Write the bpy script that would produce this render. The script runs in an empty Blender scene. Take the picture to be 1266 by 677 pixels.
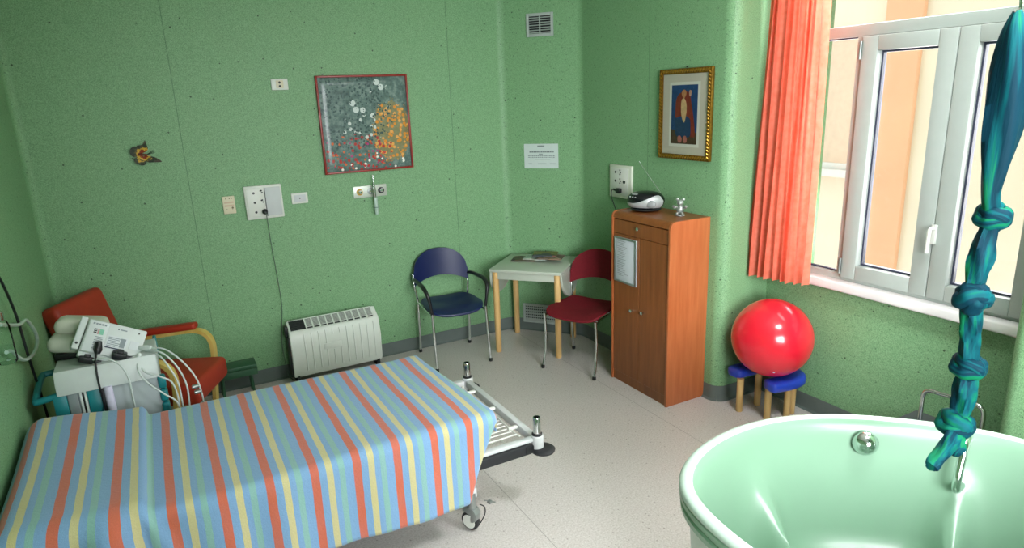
import bpy, bmesh, math, random
from mathutils import Vector, Matrix
PI = math.pi
SC = bpy.context.scene
COL = SC.collection
random.seed(7)

# ------------------------------------------------------------------ helpers
def lin(v):
    return v / 12.92 if v <= 0.04045 else ((v + 0.055) / 1.055) ** 2.4
def hx(s):
    s = s.lstrip('#')
    return tuple(lin(int(s[i:i + 2], 16) / 255) for i in (0, 2, 4)) + (1.0,)

class NT:
    """small helper around a material's node tree"""
    def __init__(s, name):
        s.m = bpy.data.materials.new(name); s.m.use_nodes = True
        s.t = s.m.node_tree; s.n = s.t.nodes; s.l = s.t.links
        s.b = s.n['Principled BSDF']; s.out = s.n['Material Output']
    def node(s, typ, **kw):
        nd = s.n.new(typ)
        for k, v in kw.items():
            if k.startswith('i_'):
                key = k[2:]
                nd.inputs[int(key) if key.isdigit() else key.replace('_', ' ')].default_value = v
            else: setattr(nd, k, v)
        return nd
    def link(s, a, b): s.l.new(a, b)
    def math(s, op, a, b=None, c=None):
        nd = s.node('ShaderNodeMath', operation=op)
        for i, v in enumerate((a, b, c)):
            if v is None: continue
            if hasattr(v, 'is_linked'): s.link(v, nd.inputs[i])
            else: nd.inputs[i].default_value = v
        return nd.outputs[0]
    def ramp(s, fac, stops, interp='LINEAR'):
        nd = s.node('ShaderNodeValToRGB'); cr = nd.color_ramp; cr.interpolation = interp
        while len(cr.elements) < len(stops): cr.elements.new(0.5)
        for e, (p, c) in zip(cr.elements, stops): e.position = p; e.color = c
        s.link(fac, nd.inputs[0]); return nd.outputs[0]
    def mix(s, fac, a, b, mode='MIX'):
        nd = s.node('ShaderNodeMix', data_type='RGBA', blend_type=mode)
        for i, v in ((0, fac), (6, a), (7, b)):
            if hasattr(v, 'is_linked'): s.link(v, nd.inputs[i])
            else: nd.inputs[i].default_value = v
        return nd.outputs[2]
    def obj(s): return s.node('ShaderNodeTexCoord').outputs['Object']
    def sep(s, v):
        nd = s.node('ShaderNodeSeparateXYZ'); s.link(v, nd.inputs[0]); return nd.outputs
    def noise(s, scale, detail=2.0, rough=0.5, vec=None):
        nd = s.node('ShaderNodeTexNoise'); nd.inputs['Scale'].default_value = scale
        nd.inputs['Detail'].default_value = detail; nd.inputs['Roughness'].default_value = rough
        s.link(vec if vec is not None else s.obj(), nd.inputs['Vector']); return nd.outputs['Fac']
    def bump(s, h, strength=0.2, dist=0.01):
        nd = s.node('ShaderNodeBump'); nd.inputs['Strength'].default_value = strength
        nd.inputs['Distance'].default_value = dist
        s.link(h, nd.inputs['Height']); s.link(nd.outputs[0], s.b.inputs['Normal'])

def pm(name, col, rough=0.5, metal=0.0, var=0.06, scale=18.0, spec=0.5, coat=0.0, stretch=None, bump=0.0):
    """procedural principled material: base colour with a soft noise variation"""
    t = NT(name)
    c = hx(col) if isinstance(col, str) else col
    vec = t.obj()
    if stretch:
        mp = t.node('ShaderNodeMapping'); mp.inputs['Scale'].default_value = stretch
        t.link(vec, mp.inputs['Vector']); vec = mp.outputs[0]
    nz = t.noise(scale, 3.0, 0.55, vec)
    a = tuple(max(0, x * (1 - var)) for x in c[:3]) + (1,); b = tuple(min(1, x * (1 + var)) for x in c[:3]) + (1,)
    t.link(t.ramp(nz, [(0.3, a), (0.7, b)]), t.b.inputs['Base Color'])
    t.b.inputs['Roughness'].default_value = rough; t.b.inputs['Metallic'].default_value = metal
    t.b.inputs['Specular IOR Level'].default_value = spec
    if coat: t.b.inputs['Coat Weight'].default_value = coat; t.b.inputs['Coat Roughness'].default_value = 0.05
    if bump: t.bump(nz, bump, 0.004)
    return t.m

class B:
    """mesh builder; everything added lands in ONE mesh"""
    def __init__(s): s.bm = bmesh.new(); s.M = Matrix.Identity(4); s.mi = 0
    def _new(s, verts, faces):
        vs = [s.bm.verts.new(s.M @ Vector(v)) for v in verts]; out = []
        for f in faces:
            try: fc = s.bm.faces.new([vs[i] for i in f]); fc.material_index = s.mi; out.append(fc)
            except ValueError: pass
        return vs, out
    def box(s, x0, x1, y0, y1, z0, z1, bev=0.0, seg=2):
        v = [(x, y, z) for x in (x0, x1) for y in (y0, y1) for z in (z0, z1)]
        f = [(0, 1, 3, 2), (4, 6, 7, 5), (0, 4, 5, 1), (2, 3, 7, 6), (0, 2, 6, 4), (1, 5, 7, 3)]
        vs, fs = s._new(v, f)
        if bev:
            es = list({e for q in fs for e in q.edges})
            r = bmesh.ops.bevel(s.bm, geom=es, offset=bev, offset_type='OFFSET', segments=seg, profile=0.5, affect='EDGES', clamp_overlap=True)
            for q in r['faces']: q.material_index = s.mi
        return s
    def prism(s, poly, fn, d0, d1, bev=0.0, seg=2):
        """extrude polygon poly [(u,v)] between depths d0,d1; fn(u,v,d)->xyz"""
        n = len(poly)
        v = [fn(u, w, d0) for u, w in poly] + [fn(u, w, d1) for u, w in poly]
        f = [tuple(range(n))[::-1], tuple(range(n, 2 * n))] + [(i, (i + 1) % n, n + (i + 1) % n, n + i) for i in range(n)]
        vs, fs = s._new(v, f)
        if bev:
            es = [e for q in fs[:2] for e in q.edges]
            r = bmesh.ops.bevel(s.bm, geom=es, offset=bev, offset_type='OFFSET', segments=seg, profile=0.5, affect='EDGES', clamp_overlap=True)
            for q in r['faces']: q.material_index = s.mi
        return s
    def grid(s, P, wrap_u=False, wrap_v=False, cap=False):
        """P[i][j] -> points; quads between"""
        nu, nv = len(P), len(P[0])
        v = [p for row in P for p in row]; f = []
        for i in range(nu if wrap_u else nu - 1):
            for j in range(nv if wrap_v else nv - 1):
                a, b = (i + 1) % nu, (j + 1) % nv
                f.append((i * nv + j, a * nv + j, a * nv + b, i * nv + b))
        if cap: f += [tuple(range(nv))[::-1], tuple((nu - 1) * nv + j for j in range(nv))]
        s._new(v, f); return s
    def tube(s, pts, r, seg=10, closed=False, lobes=None):
        pts = [Vector(p) for p in pts]; n = len(pts)
        rs = r if isinstance(r, (list, tuple)) else [r] * n
        T = []
        for i in range(n):
            a = pts[(i - 1) % n] if (closed or i > 0) else pts[i]
            b = pts[(i + 1) % n] if (closed or i < n - 1) else pts[i]
            T.append((b - a).normalized())
        up = Vector((0, 0, 1)) if abs(T[0].z) < 0.9 else Vector((1, 0, 0))
        N = (up - T[0] * up.dot(T[0])).normalized(); rows = []
        for i in range(n):
            N = (N - T[i] * N.dot(T[i]))
            N = N.normalized() if N.length > 1e-6 else T[i].orthogonal().normalized()
            Bn = T[i].cross(N); row = []
            for k in range(seg):
                a = 2 * PI * k / seg; rr = rs[i] * (lobes(a, i / (n - 1)) if lobes else 1)
                row.append(pts[i] + (N * math.cos(a) + Bn * math.sin(a)) * rr)
            rows.append(row)
        return s.grid(rows, wrap_u=closed, wrap_v=True, cap=not closed)
    def lathe(s, prof, c=(0, 0, 0), seg=28, axis='Z', cap=True):
        rows = []
        for r, h in prof:
            row = []
            for k in range(seg):
                a = 2 * PI * k / seg; x, y = r * math.cos(a), r * math.sin(a)
                p = {'Z': (x, y, h), 'Y': (x, h, -y), 'X': (h, x, y)}[axis]
                row.append((c[0] + p[0], c[1] + p[1], c[2] + p[2]))
            rows.append(row)
        return s.grid(rows, wrap_v=True, cap=cap)
    def ball(s, c, r, seg=20, rings=12):
        rx, ry, rz = r if isinstance(r, (tuple, list)) else (r, r, r)
        rows = []
        for i in range(rings + 1):
            t = PI * (0.02 + 0.96 * i / rings)
            rows.append([(c[0] + rx * math.sin(t) * math.cos(2 * PI * k / seg), c[1] + ry * math.sin(t) * math.sin(2 * PI * k / seg), c[2] + rz * math.cos(t)) for k in range(seg)])
        return s.grid(rows, wrap_v=True, cap=True)

def obj(name, b, mat, parent=None, smooth=35.0, loc=None, label=None, uv=None):
    bmesh.ops.recalc_face_normals(b.bm, faces=b.bm.faces)
    me = bpy.data.meshes.new(name); b.bm.to_mesh(me); b.bm.free()
    for m in (mat if isinstance(mat, (list, tuple)) else [mat]): me.materials.append(m)
    if smooth:
        me.polygons.foreach_set('use_smooth', [True] * len(me.polygons))
        me.set_sharp_from_angle(angle=math.radians(smooth))
    o = bpy.data.objects.new(name, me); COL.objects.link(o)
    if parent is not None: o.parent = parent
    if loc: o.location = loc
    if label: o['label'] = label
    return o

def thing(name, label, cat, loc=(0, 0, 0), rz=0.0, group=None):
    o = bpy.data.objects.new(name, None); COL.objects.link(o)
    o.empty_display_size = 0.1
    o.location = loc; o.rotation_euler = (0, 0, rz)
    o['label'] = label; o['category'] = cat
    if group: o['group'] = group
    return o
def tag(o, label, cat, group=None, kind=None):
    o['label'] = label; o['category'] = cat
    if group: o['group'] = group
    if kind: o['kind'] = kind
    return o
def struct(name, b, mat, parent=None, smooth=35.0):
    o = obj(name, b, mat, parent, smooth)
    if parent is None: o['kind'] = 'structure'
    return o
def spline(pts, n=8, closed=False):
    """Catmull-Rom through pts"""
    P = [Vector(p) for p in pts]; m = len(P); out = []
    for i in range(m if closed else m - 1):
        if closed: a, b, c, d = P[(i - 1) % m], P[i], P[(i + 1) % m], P[(i + 2) % m]
        else: a, b, c, d = P[max(i - 1, 0)], P[i], P[i + 1], P[min(i + 2, m - 1)]
        for k in range(n):
            t = k / n
            out.append(0.5 * ((2 * b) + (c - a) * t + (2 * a - 5 * b + 4 * c - d) * t * t + (3 * b - a - 3 * c + d) * t ** 3))
    if not closed: out.append(P[-1])
    return out
def sstep(a, b, x):
    t = min(1, max(0, (x - a) / (b - a))); return t * t * (3 - 2 * t)

WORLD, P_REAR, P_NICHE, E_FILL, EXPO = 1.5, 80.0, 58.0, 46.0, 0.40
# ------------------------------------------------------------------ camera
H = 2.0
RT = Vector((0.8772225204, -0.4786124173, -0.0375606666))
UP = Vector((0.1570456642, 0.2121452518, 0.9645367030))
FW = Vector((0.4536709259, 0.8520120575, -0.2612625974))
cam = bpy.data.cameras.new('camera'); cam.sensor_width = 36.0; cam.lens = 811.109 / 1266 * 36
cam.clip_start = 0.05; cam.clip_end = 200
co = bpy.data.objects.new('camera', cam); COL.objects.link(co)
co.matrix_world = Matrix(((RT.x, UP.x, -FW.x, 0), (RT.y, UP.y, -FW.y, 0), (RT.z, UP.z, -FW.z, H), (0, 0, 0, 1)))
SC.camera = co

# ------------------------------------------------------------------ materials
def wall_mat():
    t = NT('speckled_green_vinyl'); v = t.obj()
    n1 = t.noise(230, 2, 0.6, v); n2 = t.noise(2.2, 3, 0.55, v); n3 = t.noise(90, 2, 0.6, v)
    base = t.ramp(n1, [(0.3, hx('#4c7850')), (0.5, hx('#72a073')), (0.7, hx('#96c094'))])
    base = t.mix(t.ramp(n3, [(0.35, (0, 0, 0, 1)), (0.75, (.5, .5, .5, 1))]), base, hx('#85ae84'))
    base = t.mix(t.math('MULTIPLY', n2, 0.22), base, hx('#86a878'))
    vo = t.node('ShaderNodeTexVoronoi'); vo.inputs['Scale'].default_value = 13; t.link(v, vo.inputs['Vector'])
    sp = t.math('LESS_THAN', vo.outputs['Distance'], 0.075)
    pick = t.math('GREATER_THAN', t.sep(vo.outputs['Color'])[0], 0.35)
    base = t.mix(t.math('MULTIPLY', t.math('MULTIPLY', sp, pick), 0.8), base, hx('#22331f'))
    vp = t.node('ShaderNodeTexVoronoi'); vp.inputs['Scale'].default_value = 42; t.link(v, vp.inputs['Vector'])
    s2 = t.math('LESS_THAN', vp.outputs['Distance'], 0.19)
    p2 = t.math('GREATER_THAN', t.sep(vp.outputs['Color'])[1], 0.6)
    base = t.mix(t.math('MULTIPLY', t.math('MULTIPLY', s2, p2), 0.5), base, hx('#2c4a30'))
    # welded seams of the sheets on the back wall
    x = t.sep(v)[0]; y = t.sep(v)[1]
    seam = None
    for x0 in (0.19, 2.13):
        w = t.math('LESS_THAN', t.math('ABSOLUTE', t.math('SUBTRACT', x, x0)), 0.0022)
        w = t.math('MULTIPLY', w, t.math('GREATER_THAN', y, 4.6)); seam = w if seam is None else t.math('MAXIMUM', seam, w)
    w = t.math('LESS_THAN', t.math('ABSOLUTE', t.math('SUBTRACT', y, 3.60)), 0.002)
    seam = t.math('MAXIMUM', seam, t.math('MULTIPLY', w, t.math('GREATER_THAN', x, 2.9)))
    base = t.mix(t.math('MULTIPLY', seam, 0.55), base, hx('#2c5234'))
    t.link(base, t.b.inputs['Base Color']); t.b.inputs['Roughness'].default_value = 0.5
    t.b.inputs['Specular IOR Level'].default_value = 0.35
    t.bump(n3, 0.12, 0.002)
    return t.m
def floor_mat():
    t = NT('speckled_beige_vinyl'); v = t.obj()
    n1 = t.noise(120, 2, 0.6, v); n2 = t.noise(1.3, 3, 0.5, v)
    base = t.ramp(n1, [(0.3, hx('#b9b2ad')), (0.5, hx('#d0cac6')), (0.7, hx('#dedad7'))])
    base = t.mix(t.math('MULTIPLY', n2, 0.3), base, hx('#b3aca0'))
    vo = t.node('ShaderNodeTexVoronoi'); vo.inputs['Scale'].default_value = 30; t.link(v, vo.inputs['Vector'])
    sp = t.math('MULTIPLY', t.math('LESS_THAN', vo.outputs['Distance'], 0.13), t.math('GREATER_THAN', t.sep(vo.outputs['Color'])[0], 0.4))
    base = t.mix(t.math('MULTIPLY', sp, 0.55), base, hx('#776c62'))
    x = t.sep(v)[0]; seam = None
    for x0 in (0.11, 1.345, 2.567):
        w = t.math('LESS_THAN', t.math('ABSOLUTE', t.math('SUBTRACT', x, x0)), 0.002); seam = w if seam is None else t.math('MAXIMUM', seam, w)
    base = t.mix(t.math('MULTIPLY', seam, 0.5), base, hx('#5c564e'))
    t.link(base, t.b.inputs['Base Color'])
    t.link(t.ramp(n2, [(0.3, (.28, .28, .28, 1)), (0.7, (.42, .42, .42, 1))]), t.b.inputs['Roughness'])
    return t.m
def wood_mat(name, a, b, axis=(14, 14, 1.2), rough=0.35):
    t = NT(name); mp = t.node('ShaderNodeMapping'); mp.inputs['Scale'].default_value = axis
    t.link(t.obj(), mp.inputs['Vector'])
    n = t.noise(2.2, 5, 0.6, mp.outputs[0]); n2 = t.noise(11, 3, 0.6, mp.outputs[0])
    c = t.ramp(n, [(0.32, hx(a)), (0.68, hx(b))])
    c = t.mix(t.math('MULTIPLY', n2, 0.35), c, hx(a))
    t.link(c, t.b.inputs['Base Color']); t.b.inputs['Roughness'].default_value = rough
    return t.m
def glass_mat(name='window_glass', tint=(1, 1, 1, 1), refl=0.07):
    t = NT(name); tr = t.node('ShaderNodeBsdfTransparent'); tr.inputs[0].default_value = tint
    gl = t.node('ShaderNodeBsdfGlossy'); gl.inputs['Roughness'].default_value = 0.02
    fr = t.node('ShaderNodeFresnel'); fr.inputs[0].default_value = refl if refl > 1 else 1.35
    mx = t.node('ShaderNodeMixShader'); t.link(fr.outputs[0], mx.inputs[0]); t.link(tr.outputs[0], mx.inputs[1]); t.link(gl.outputs[0], mx.inputs[2])
    t.n.remove(t.b); t.link(mx.outputs[0], t.out.inputs[0]); return t.m
def cloth_mat():
    """striped bedspread: stripes run across the bed, counted along its length (UV x in metres)"""
    t = NT('striped_cotton'); uv = t.node('ShaderNodeUVMap'); uv.uv_map = 'cloth'
    s = t.sep(uv.outputs[0])
    wob = t.math('MULTIPLY', t.math('SUBTRACT', t.noise(9, 2, 0.5, uv.outputs[0]), 0.5), 0.006)
    f = t.math('FRACT', t.math('DIVIDE', t.math('ADD', t.math('ADD', s[0], wob), 100 * 0.168 - 0.0015 - 0.014), 0.168))
    bl = hx('#7fa8d0'); bl2 = hx('#9fbce0')
    col = t.ramp(f, [(0.0, hx('#d6642e')), (0.195, bl), (0.36, hx('#d6ca88')), (0.515, bl), (0.65, hx('#8cbcae')), (0.79, bl)], 'CONSTANT')
    nz = t.noise(5, 4, 0.6, uv.outputs[0])
    col = t.mix(t.math('MULTIPLY', nz, 0.22), col, bl2)
    fine = t.noise(420, 2, 0.6, uv.outputs[0])
    col = t.mix(0.38, col, t.ramp(fine, [(0.3, (.25, .25, .25, 1)), (0.7, (1, 1, 1, 1))]), 'MULTIPLY')
    t.link(col, t.b.inputs['Base Color']); t.b.inputs['Roughness'].default_value = 0.9
    t.b.inputs['Specular IOR Level'].default_value = 0.15
    t.b.inputs['Sheen Weight'].default_value = 0.25
    t.bump(t.noise(90, 3, 0.65, uv.outputs[0]), 0.45, 0.004)
    return t.m
def curtain_mat():
    t = NT('coral_curtain_cloth')
    n = t.noise(30, 2, 0.5)
    c = t.ramp(n, [(0.3, hx('#ee8064')), (0.7, hx('#f69077'))])
    t.link(c, t.b.inputs['Base Color']); t.b.inputs['Roughness'].default_value = 0.9
    tl = t.node('ShaderNodeBsdfTranslucent'); t.link(c, tl.inputs[0])
    mx = t.node('ShaderNodeMixShader'); mx.inputs[0].default_value = 0.45
    t.link(t.b.outputs[0], mx.inputs[1]); t.link(tl.outputs[0], mx.inputs[2]); t.link(mx.outputs[0], t.out.inputs[0])
    return t.m
def sling_mat():
    t = NT('tie_dyed_sling_cloth'); uv = t.node('ShaderNodeUVMap'); uv.uv_map = 'wrap'
    mp = t.node('ShaderNodeMapping'); mp.inputs['Scale'].default_value = (1.0, 3.2, 1.0); t.link(uv.outputs[0], mp.inputs['Vector'])
    n = t.noise(1.6, 3, 0.55, mp.outputs[0]); n2 = t.noise(14, 2, 0.6, mp.outputs[0])
    c = t.ramp(n, [(0.43, hx('#003040')), (0.52, hx('#00585f')), (0.60, hx('#0e7a50'))])
    c = t.mix(t.math('MULTIPLY', n2, 0.3), c, hx('#07323f'))
    t.link(c, t.b.inputs['Base Color']); t.b.inputs['Roughness'].default_value = 0.7; t.b.inputs['Specular IOR Level'].default_value = .15
    t.bump(n2, 0.4, 0.004)
    return t.m

W_GREEN = wall_mat(); FLOOR = floor_mat()
BASEB = pm('grey_vinyl_skirting', '#5f6a66', 0.45, var=0.05)
CEIL = pm('white_ceiling_paint', '#e6e8e0', 0.85, var=0.02)
WHITE = pm('white_plastic', '#d9dcd4', 0.4, var=0.02)
PVC = pm('white_window_profile', '#aab2ac', 0.35, var=0.02)
SILLM = pm('white_marble_sill', '#e6e2e0', 0.3, var=0.06, scale=6)
GASKET = pm('dark_gasket', '#34374a', 0.5)
IVORY = pm('ivory_plastic', '#d8d0b4', 0.45, var=0.03)
BLACK = pm('black_plastic', '#15171a', 0.4, var=0.1)
RUBBER = pm('black_rubber', '#1d1f22', 0.6, var=0.1)
CHROME = pm('chrome', '#d8dcdc', 0.12, 1.0, var=0.02)
STEEL = pm('grey_steel', '#9aa09e', 0.35, 0.8, var=0.04)
GLASS = glass_mat()
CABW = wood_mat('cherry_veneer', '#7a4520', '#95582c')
CABLIT = wood_mat('cherry_veneer_lit', '#a65a30', '#bd7044')  # lighter veneer copy: window light on the side panels put into the colour
BEECH = wood_mat('pale_beech', '#c49a5e', '#dcbb80', (9, 9, 1.0), 0.4)
CLOTH = cloth_mat(); CURT = curtain_mat(); SLING = sling_mat()
# ------------------------------------------------------------------ room shell
XL, YB, XR, YR, YN0, YN1, XN, ZC = -0.69, 4.91, 3.018, -1.6, 2.865, 1.278, 3.42, 3.0
path = [('left', (XL, YR)), ('back', (XL, YB)), ('corner', (2.594, YB)), ('right', (XR, 4.40)), ('niche_far', (XR, YN0)), ('window', (XN, YN0)), ('niche_near', (XN, YN1)), ('right_near', (XR, YN1)), ('rear', (XR, YR))]
rad = {1: .05, 2: .10, 3: .10, 4: .075, 7: .06}
def rounded(i):
    n = len(path); p = Vector(path[i][1]); a = Vector(path[i - 1][1]); c = Vector(path[(i + 1) % n][1])
    r = rad.get(i, 0)
    if not r: return [p], [p]
    d1 = (a - p).normalized(); d2 = (c - p).normalized()
    half = d1.angle(d2) / 2; tl = r / math.tan(half)
    ce = p + (d1 + d2).normalized() * (r / math.sin(half))
    q1, q2 = p + d1 * tl, p + d2 * tl; a1 = q1 - ce; ang = a1.angle_signed(q2 - ce); pts = []
    for k in range(11):
        t = -ang * k / 10
        pts.append(ce + Vector((a1.x * math.cos(t) - a1.y * math.sin(t), a1.x * math.sin(t) + a1.y * math.cos(t))))
    return pts[:6], pts[5:]
arcs = [rounded(i) for i in range(len(path))]
def sub_path(i):
    return arcs[i][1] + arcs[(i + 1) % len(path)][0]
def norms(P):
    out = []
    for k in range(len(P)):
        a, b = P[max(k - 1, 0)], P[min(k + 1, len(P) - 1)]
        t = (b - a).normalized(); out.append(Vector((-t.y, t.x)))   # outwards, path runs clockwise
    return out
TH = 0.06
for i, (nm, _) in enumerate(path):
    P = sub_path(i); N = norms(P); b = B()
    if nm == 'window':
        for (y0, y1, z0, z1) in ((YN1 - .05, 1.34, 0, ZC), (2.72, YN0 + .05, 0, ZC), (1.34, 2.72, 0, .865), (1.34, 2.72, 2.78, ZC)): b.box(XN, XN + .26, y0, y1, z0, z1)
    elif nm == 'rear':
        for (x0, x1, z0, z1) in ((XL - .06, 0.0, 0, ZC), (1.8, XR + .06, 0, ZC), (0.0, 1.8, 0, .9), (0.0, 1.8, 2.6, ZC)): b.box(x0, x1, YR - .2, YR, z0, z1)
    elif nm in ('niche_far', 'niche_near', 'right_near'):
        rows = [[(p.x, p.y, 0) for p in P], [(p.x, p.y, ZC) for p in P]]
        # slabs behind: straight outer faces so that the rounded corner keeps its thickness
        a, c = P[0], P[-1]; off = N[len(N) // 2] * TH
        if nm == 'niche_far': outer = [(c.x + .05, c.y + .05), (a.x + .08, c.y + .05)]
        elif nm == 'niche_near': outer = [(c.x + .09, c.y - .05 - .03), (a.x + .05, a.y - .08)]
        else: outer = [(c.x + TH, c.y), (a.x + .06 + .01, a.y - .07)]
        poly = [(p.x, p.y) for p in P] + outer
        b.prism(poly, lambda u, v, d: (u, v, d), 0, ZC)
    else:
        poly = [(p.x, p.y) for p in P] + [(p.x + n.x * TH, p.y + n.y * TH) for p, n in list(zip(P, N))[::-1]]
        if nm == 'right':   # ends in a convex corner: keep the outer line straight
            k = 6; poly = [(p.x, p.y) for p in P] + [(XR + TH, P[-1].y + .02)] + [(p.x + n.x * TH, p.y + n.y * TH) for p, n in list(zip(P, N))[:k][::-1]]
        b.prism(poly, lambda u, v, d: (u, v, d), 0, ZC)
    struct('wall_' + nm, b, W_GREEN)
    # grey vinyl skirting coved into the floor
    b = B(); rows = []
    for off, z in ((0.001, .104), (.004, .103), (.005, .03), (.009, .012), (.022, .001), (.001, .001)):
        rows.append([(p.x - n.x * off, p.y - n.y * off, z) for p, n in zip(P, N)])
    b.grid(rows); struct('baseboard_' + nm, b, BASEB)
b = B(); b.box(XL - .06, XN + .2, YR - .2, YB + .06, -.1, 0); struct('floor', b, FLOOR)
b = B(); b.box(XL - .06, XN + .2, YR - .2, YB + .06, ZC, ZC + .1); struct('ceiling', b, CEIL)

# ------------------------------------------------------------------ window in the niche
xo0, xo1 = XN - .005, XN + .065                       # profile depth
win = B()
def ring(b, y0, y1, z0, z1, wl, wr, wb, wt, x0, x1, bev=.004):
    b.box(x0, x1, y0, y0 + wl, z0, z1, bev); b.box(x0, x1, y1 - wr, y1, z0, z1, bev)
    b.box(x0, x1, y0 + wl, y1 - wr, z0, z0 + wb, bev); b.box(x0, x1, y0 + wl, y1 - wr, z1 - wt, z1, bev)
wf = bpy.data.objects.new('window_1', None); COL.objects.link(wf); wf['kind'] = 'structure'
b = B(); ring(b, 1.335, 2.70, .885, 2.775, .04, .085, .05, .05, xo0, xo1)
b.box(xo0, xo1, 1.375, 2.615, 2.237, 2.297, .004)      # transom
b.box(xo0, xo1, 2.333, 2.372, .935, 2.237, .004)       # mullion beside the fixed light
struct('window_frame', b, PVC, wf)
b = B(); b.box(XN - .075, XN + .03, 1.285, 2.86, .842, .897, .012, 3); struct('window_sill', b, SILLM, wf)
def glaze(y0, y1, z0, z1, name='window_glass'):
    b = B(); b.box(xo0 + .036, xo0 + .042, y0, y1, z0, z1); struct(name, b, GLASS, wf, 0)
def gasket(y0, y1, z0, z1):
    b = B(); ring(b, y0, y1, z0, z1, .007, .007, .007, .007, xo0 + .026, xo0 + .046, 0); struct('glazing_gasket', b, GASKET, wf)
glaze(2.36, 2.64, .91, 2.25); gasket(2.372, 2.615, .935, 2.237)
glaze(1.36, 2.64, 2.28, 2.74)
for (y0, y1) in ((1.847, 2.331), (1.377, 1.843)):
    b = B(); ring(b, y0, y1, .918, 2.234, .088, .088, .082, .076, xo0 - .022, xo1 - .008, .006)
    sash = struct('window_sash', b, PVC, wf)
    b = B(); ring(b, y0 + .088, y1 - .088, 1.0, 2.158, .010, .010, .010, .010, xo0 + .024, xo0 + .05, 0); struct('glazing_gasket', b, GASKET, sash)
    b = B(); b.box(xo0 + .034, xo0 + .040, y0 + .08, y1 - .08, .99, 2.165); struct('window_glass', b, GLASS, sash, 0)
b = B()
b.box(xo0 - .034, xo0 - .020, 1.825, 1.852, 1.20, 1.30, .004)
b.tube(spline([(xo0 - .03, 1.838, 1.28), (xo0 - .06, 1.838, 1.282), (xo0 - .07, 1.838, 1.262), (xo0 - .068, 1.84, 1.16)], 6), .0095, 10)
struct('window_handle', b, WHITE, wf)
for z in (2.165, .985):
    b = B(); b.tube([(xo0 - .026, 2.336, z - .045), (xo0 - .026, 2.336, z + .045)], .008, 10); b.box(xo0 - .028, xo0, 2.33, 2.342, z - .04, z + .04, .002)
    struct('window_hinge', b, STEEL, wf)
# second window, in the wall behind the camera
wr = bpy.data.objects.new('window_2', None); COL.objects.link(wr); wr['kind'] = 'structure'
b = B()
for (x0, x1) in ((0.0, 0.9), (0.9, 1.8)):
    for (a0, a1, c0, c1) in ((x0, x0 + .07, .9, 2.6), (x1 - .07, x1, .9, 2.6), (x0 + .07, x1 - .07, .9, .98), (x0 + .07, x1 - .07, 2.52, 2.6)): b.box(a0, a1, YR - .12, YR - .05, c0, c1, .004)
struct('window_frame', b, PVC, wr)
b = B(); b.box(.06, 1.74, YR - .09, YR - .084, .96, 2.54); struct('window_glass', b, GLASS, wr, 0)
b = B(); b.box(-.02, 1.82, YR - .06, YR + .05, .86, .9, .008); struct('window_sill', b, SILLM, wr)

# ------------------------------------------------------------------ building across the yard
FACB = pm('beige_render', '#e8dac0', 0.9, var=0.05, scale=1.5)
FACO = pm('ochre_render', '#e6b48c', 0.9, var=0.05, scale=2)
bd = thing('building', 'beige rendered building with an ochre band seen through the window', 'building', (6.05, 3, -4))
b = B(); b.box(0, .4, -7, 7, 0, 7.2); obj('wall', b, FACB, bd)
b = B(); b.box(-.05, .02, .58, .92, 0, 7.2, .01); obj('ochre_band', b, FACO, bd)
b = B(); b.box(-.10, .02, .95, 1.62, 5.10, 5.17, .006); obj('window_ledge', b, WHITE, bd)
b = B(); ring(b, 1.0, 1.6, 5.17, 6.5, .06, .06, .06, .06, -.03, .03); obj('window_frame', b, WHITE, bd)
b = B(); b.box(-.012, -.004, 1.05, 1.55, 5.22, 6.45); obj('window_pane', b, pm('pale_blind', '#d8c4a8', .6), bd)

# ------------------------------------------------------------------ coral curtain
b = B(); rows = []; ny, nz = 150, 24
for j in range(nz + 1):
    t = j / nz; row = []
    for i in range(ny + 1):
        u = i / ny
        yl, yr = 2.79 + .075 * t, 2.44 - .022 * t
        y = yl + (yr - yl) * u
        amp = .017 + .004 * t
        ph = u * 2 * PI * 8.2 + .5 * math.sin(u * 9)
        x = 3.235 + amp * math.sin(ph) + .01 * math.sin(ph * .37 + 4 * t)
        z = 2.80 + (0.842 + .03 * (u ** 2) + .002 * math.sin(ph) - 2.80) * t
        row.append((x + .004 * math.sin(2.2 * ph), y + .010 * math.cos(ph), z))
    rows.append(row)
b.grid(rows)
cu = thing('curtain', 'pleated coral orange curtain hanging at the left of the window', 'curtain', (0, 0, 0))
obj('curtain_panel', b, CURT, cu, 60)
b = B(); b.tube([(3.235, 1.29, 2.82), (3.235, 2.86, 2.82)], .014, 12); obj('curtain_rail', b, WHITE, cu)
for y in (1.292, 2.853):
    b = B(); b.lathe([(.03, 0), (.03, .012)], (3.235, y - .006, 2.82), 16, 'Y'); obj('rail_bracket', b, WHITE, cu)

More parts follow.
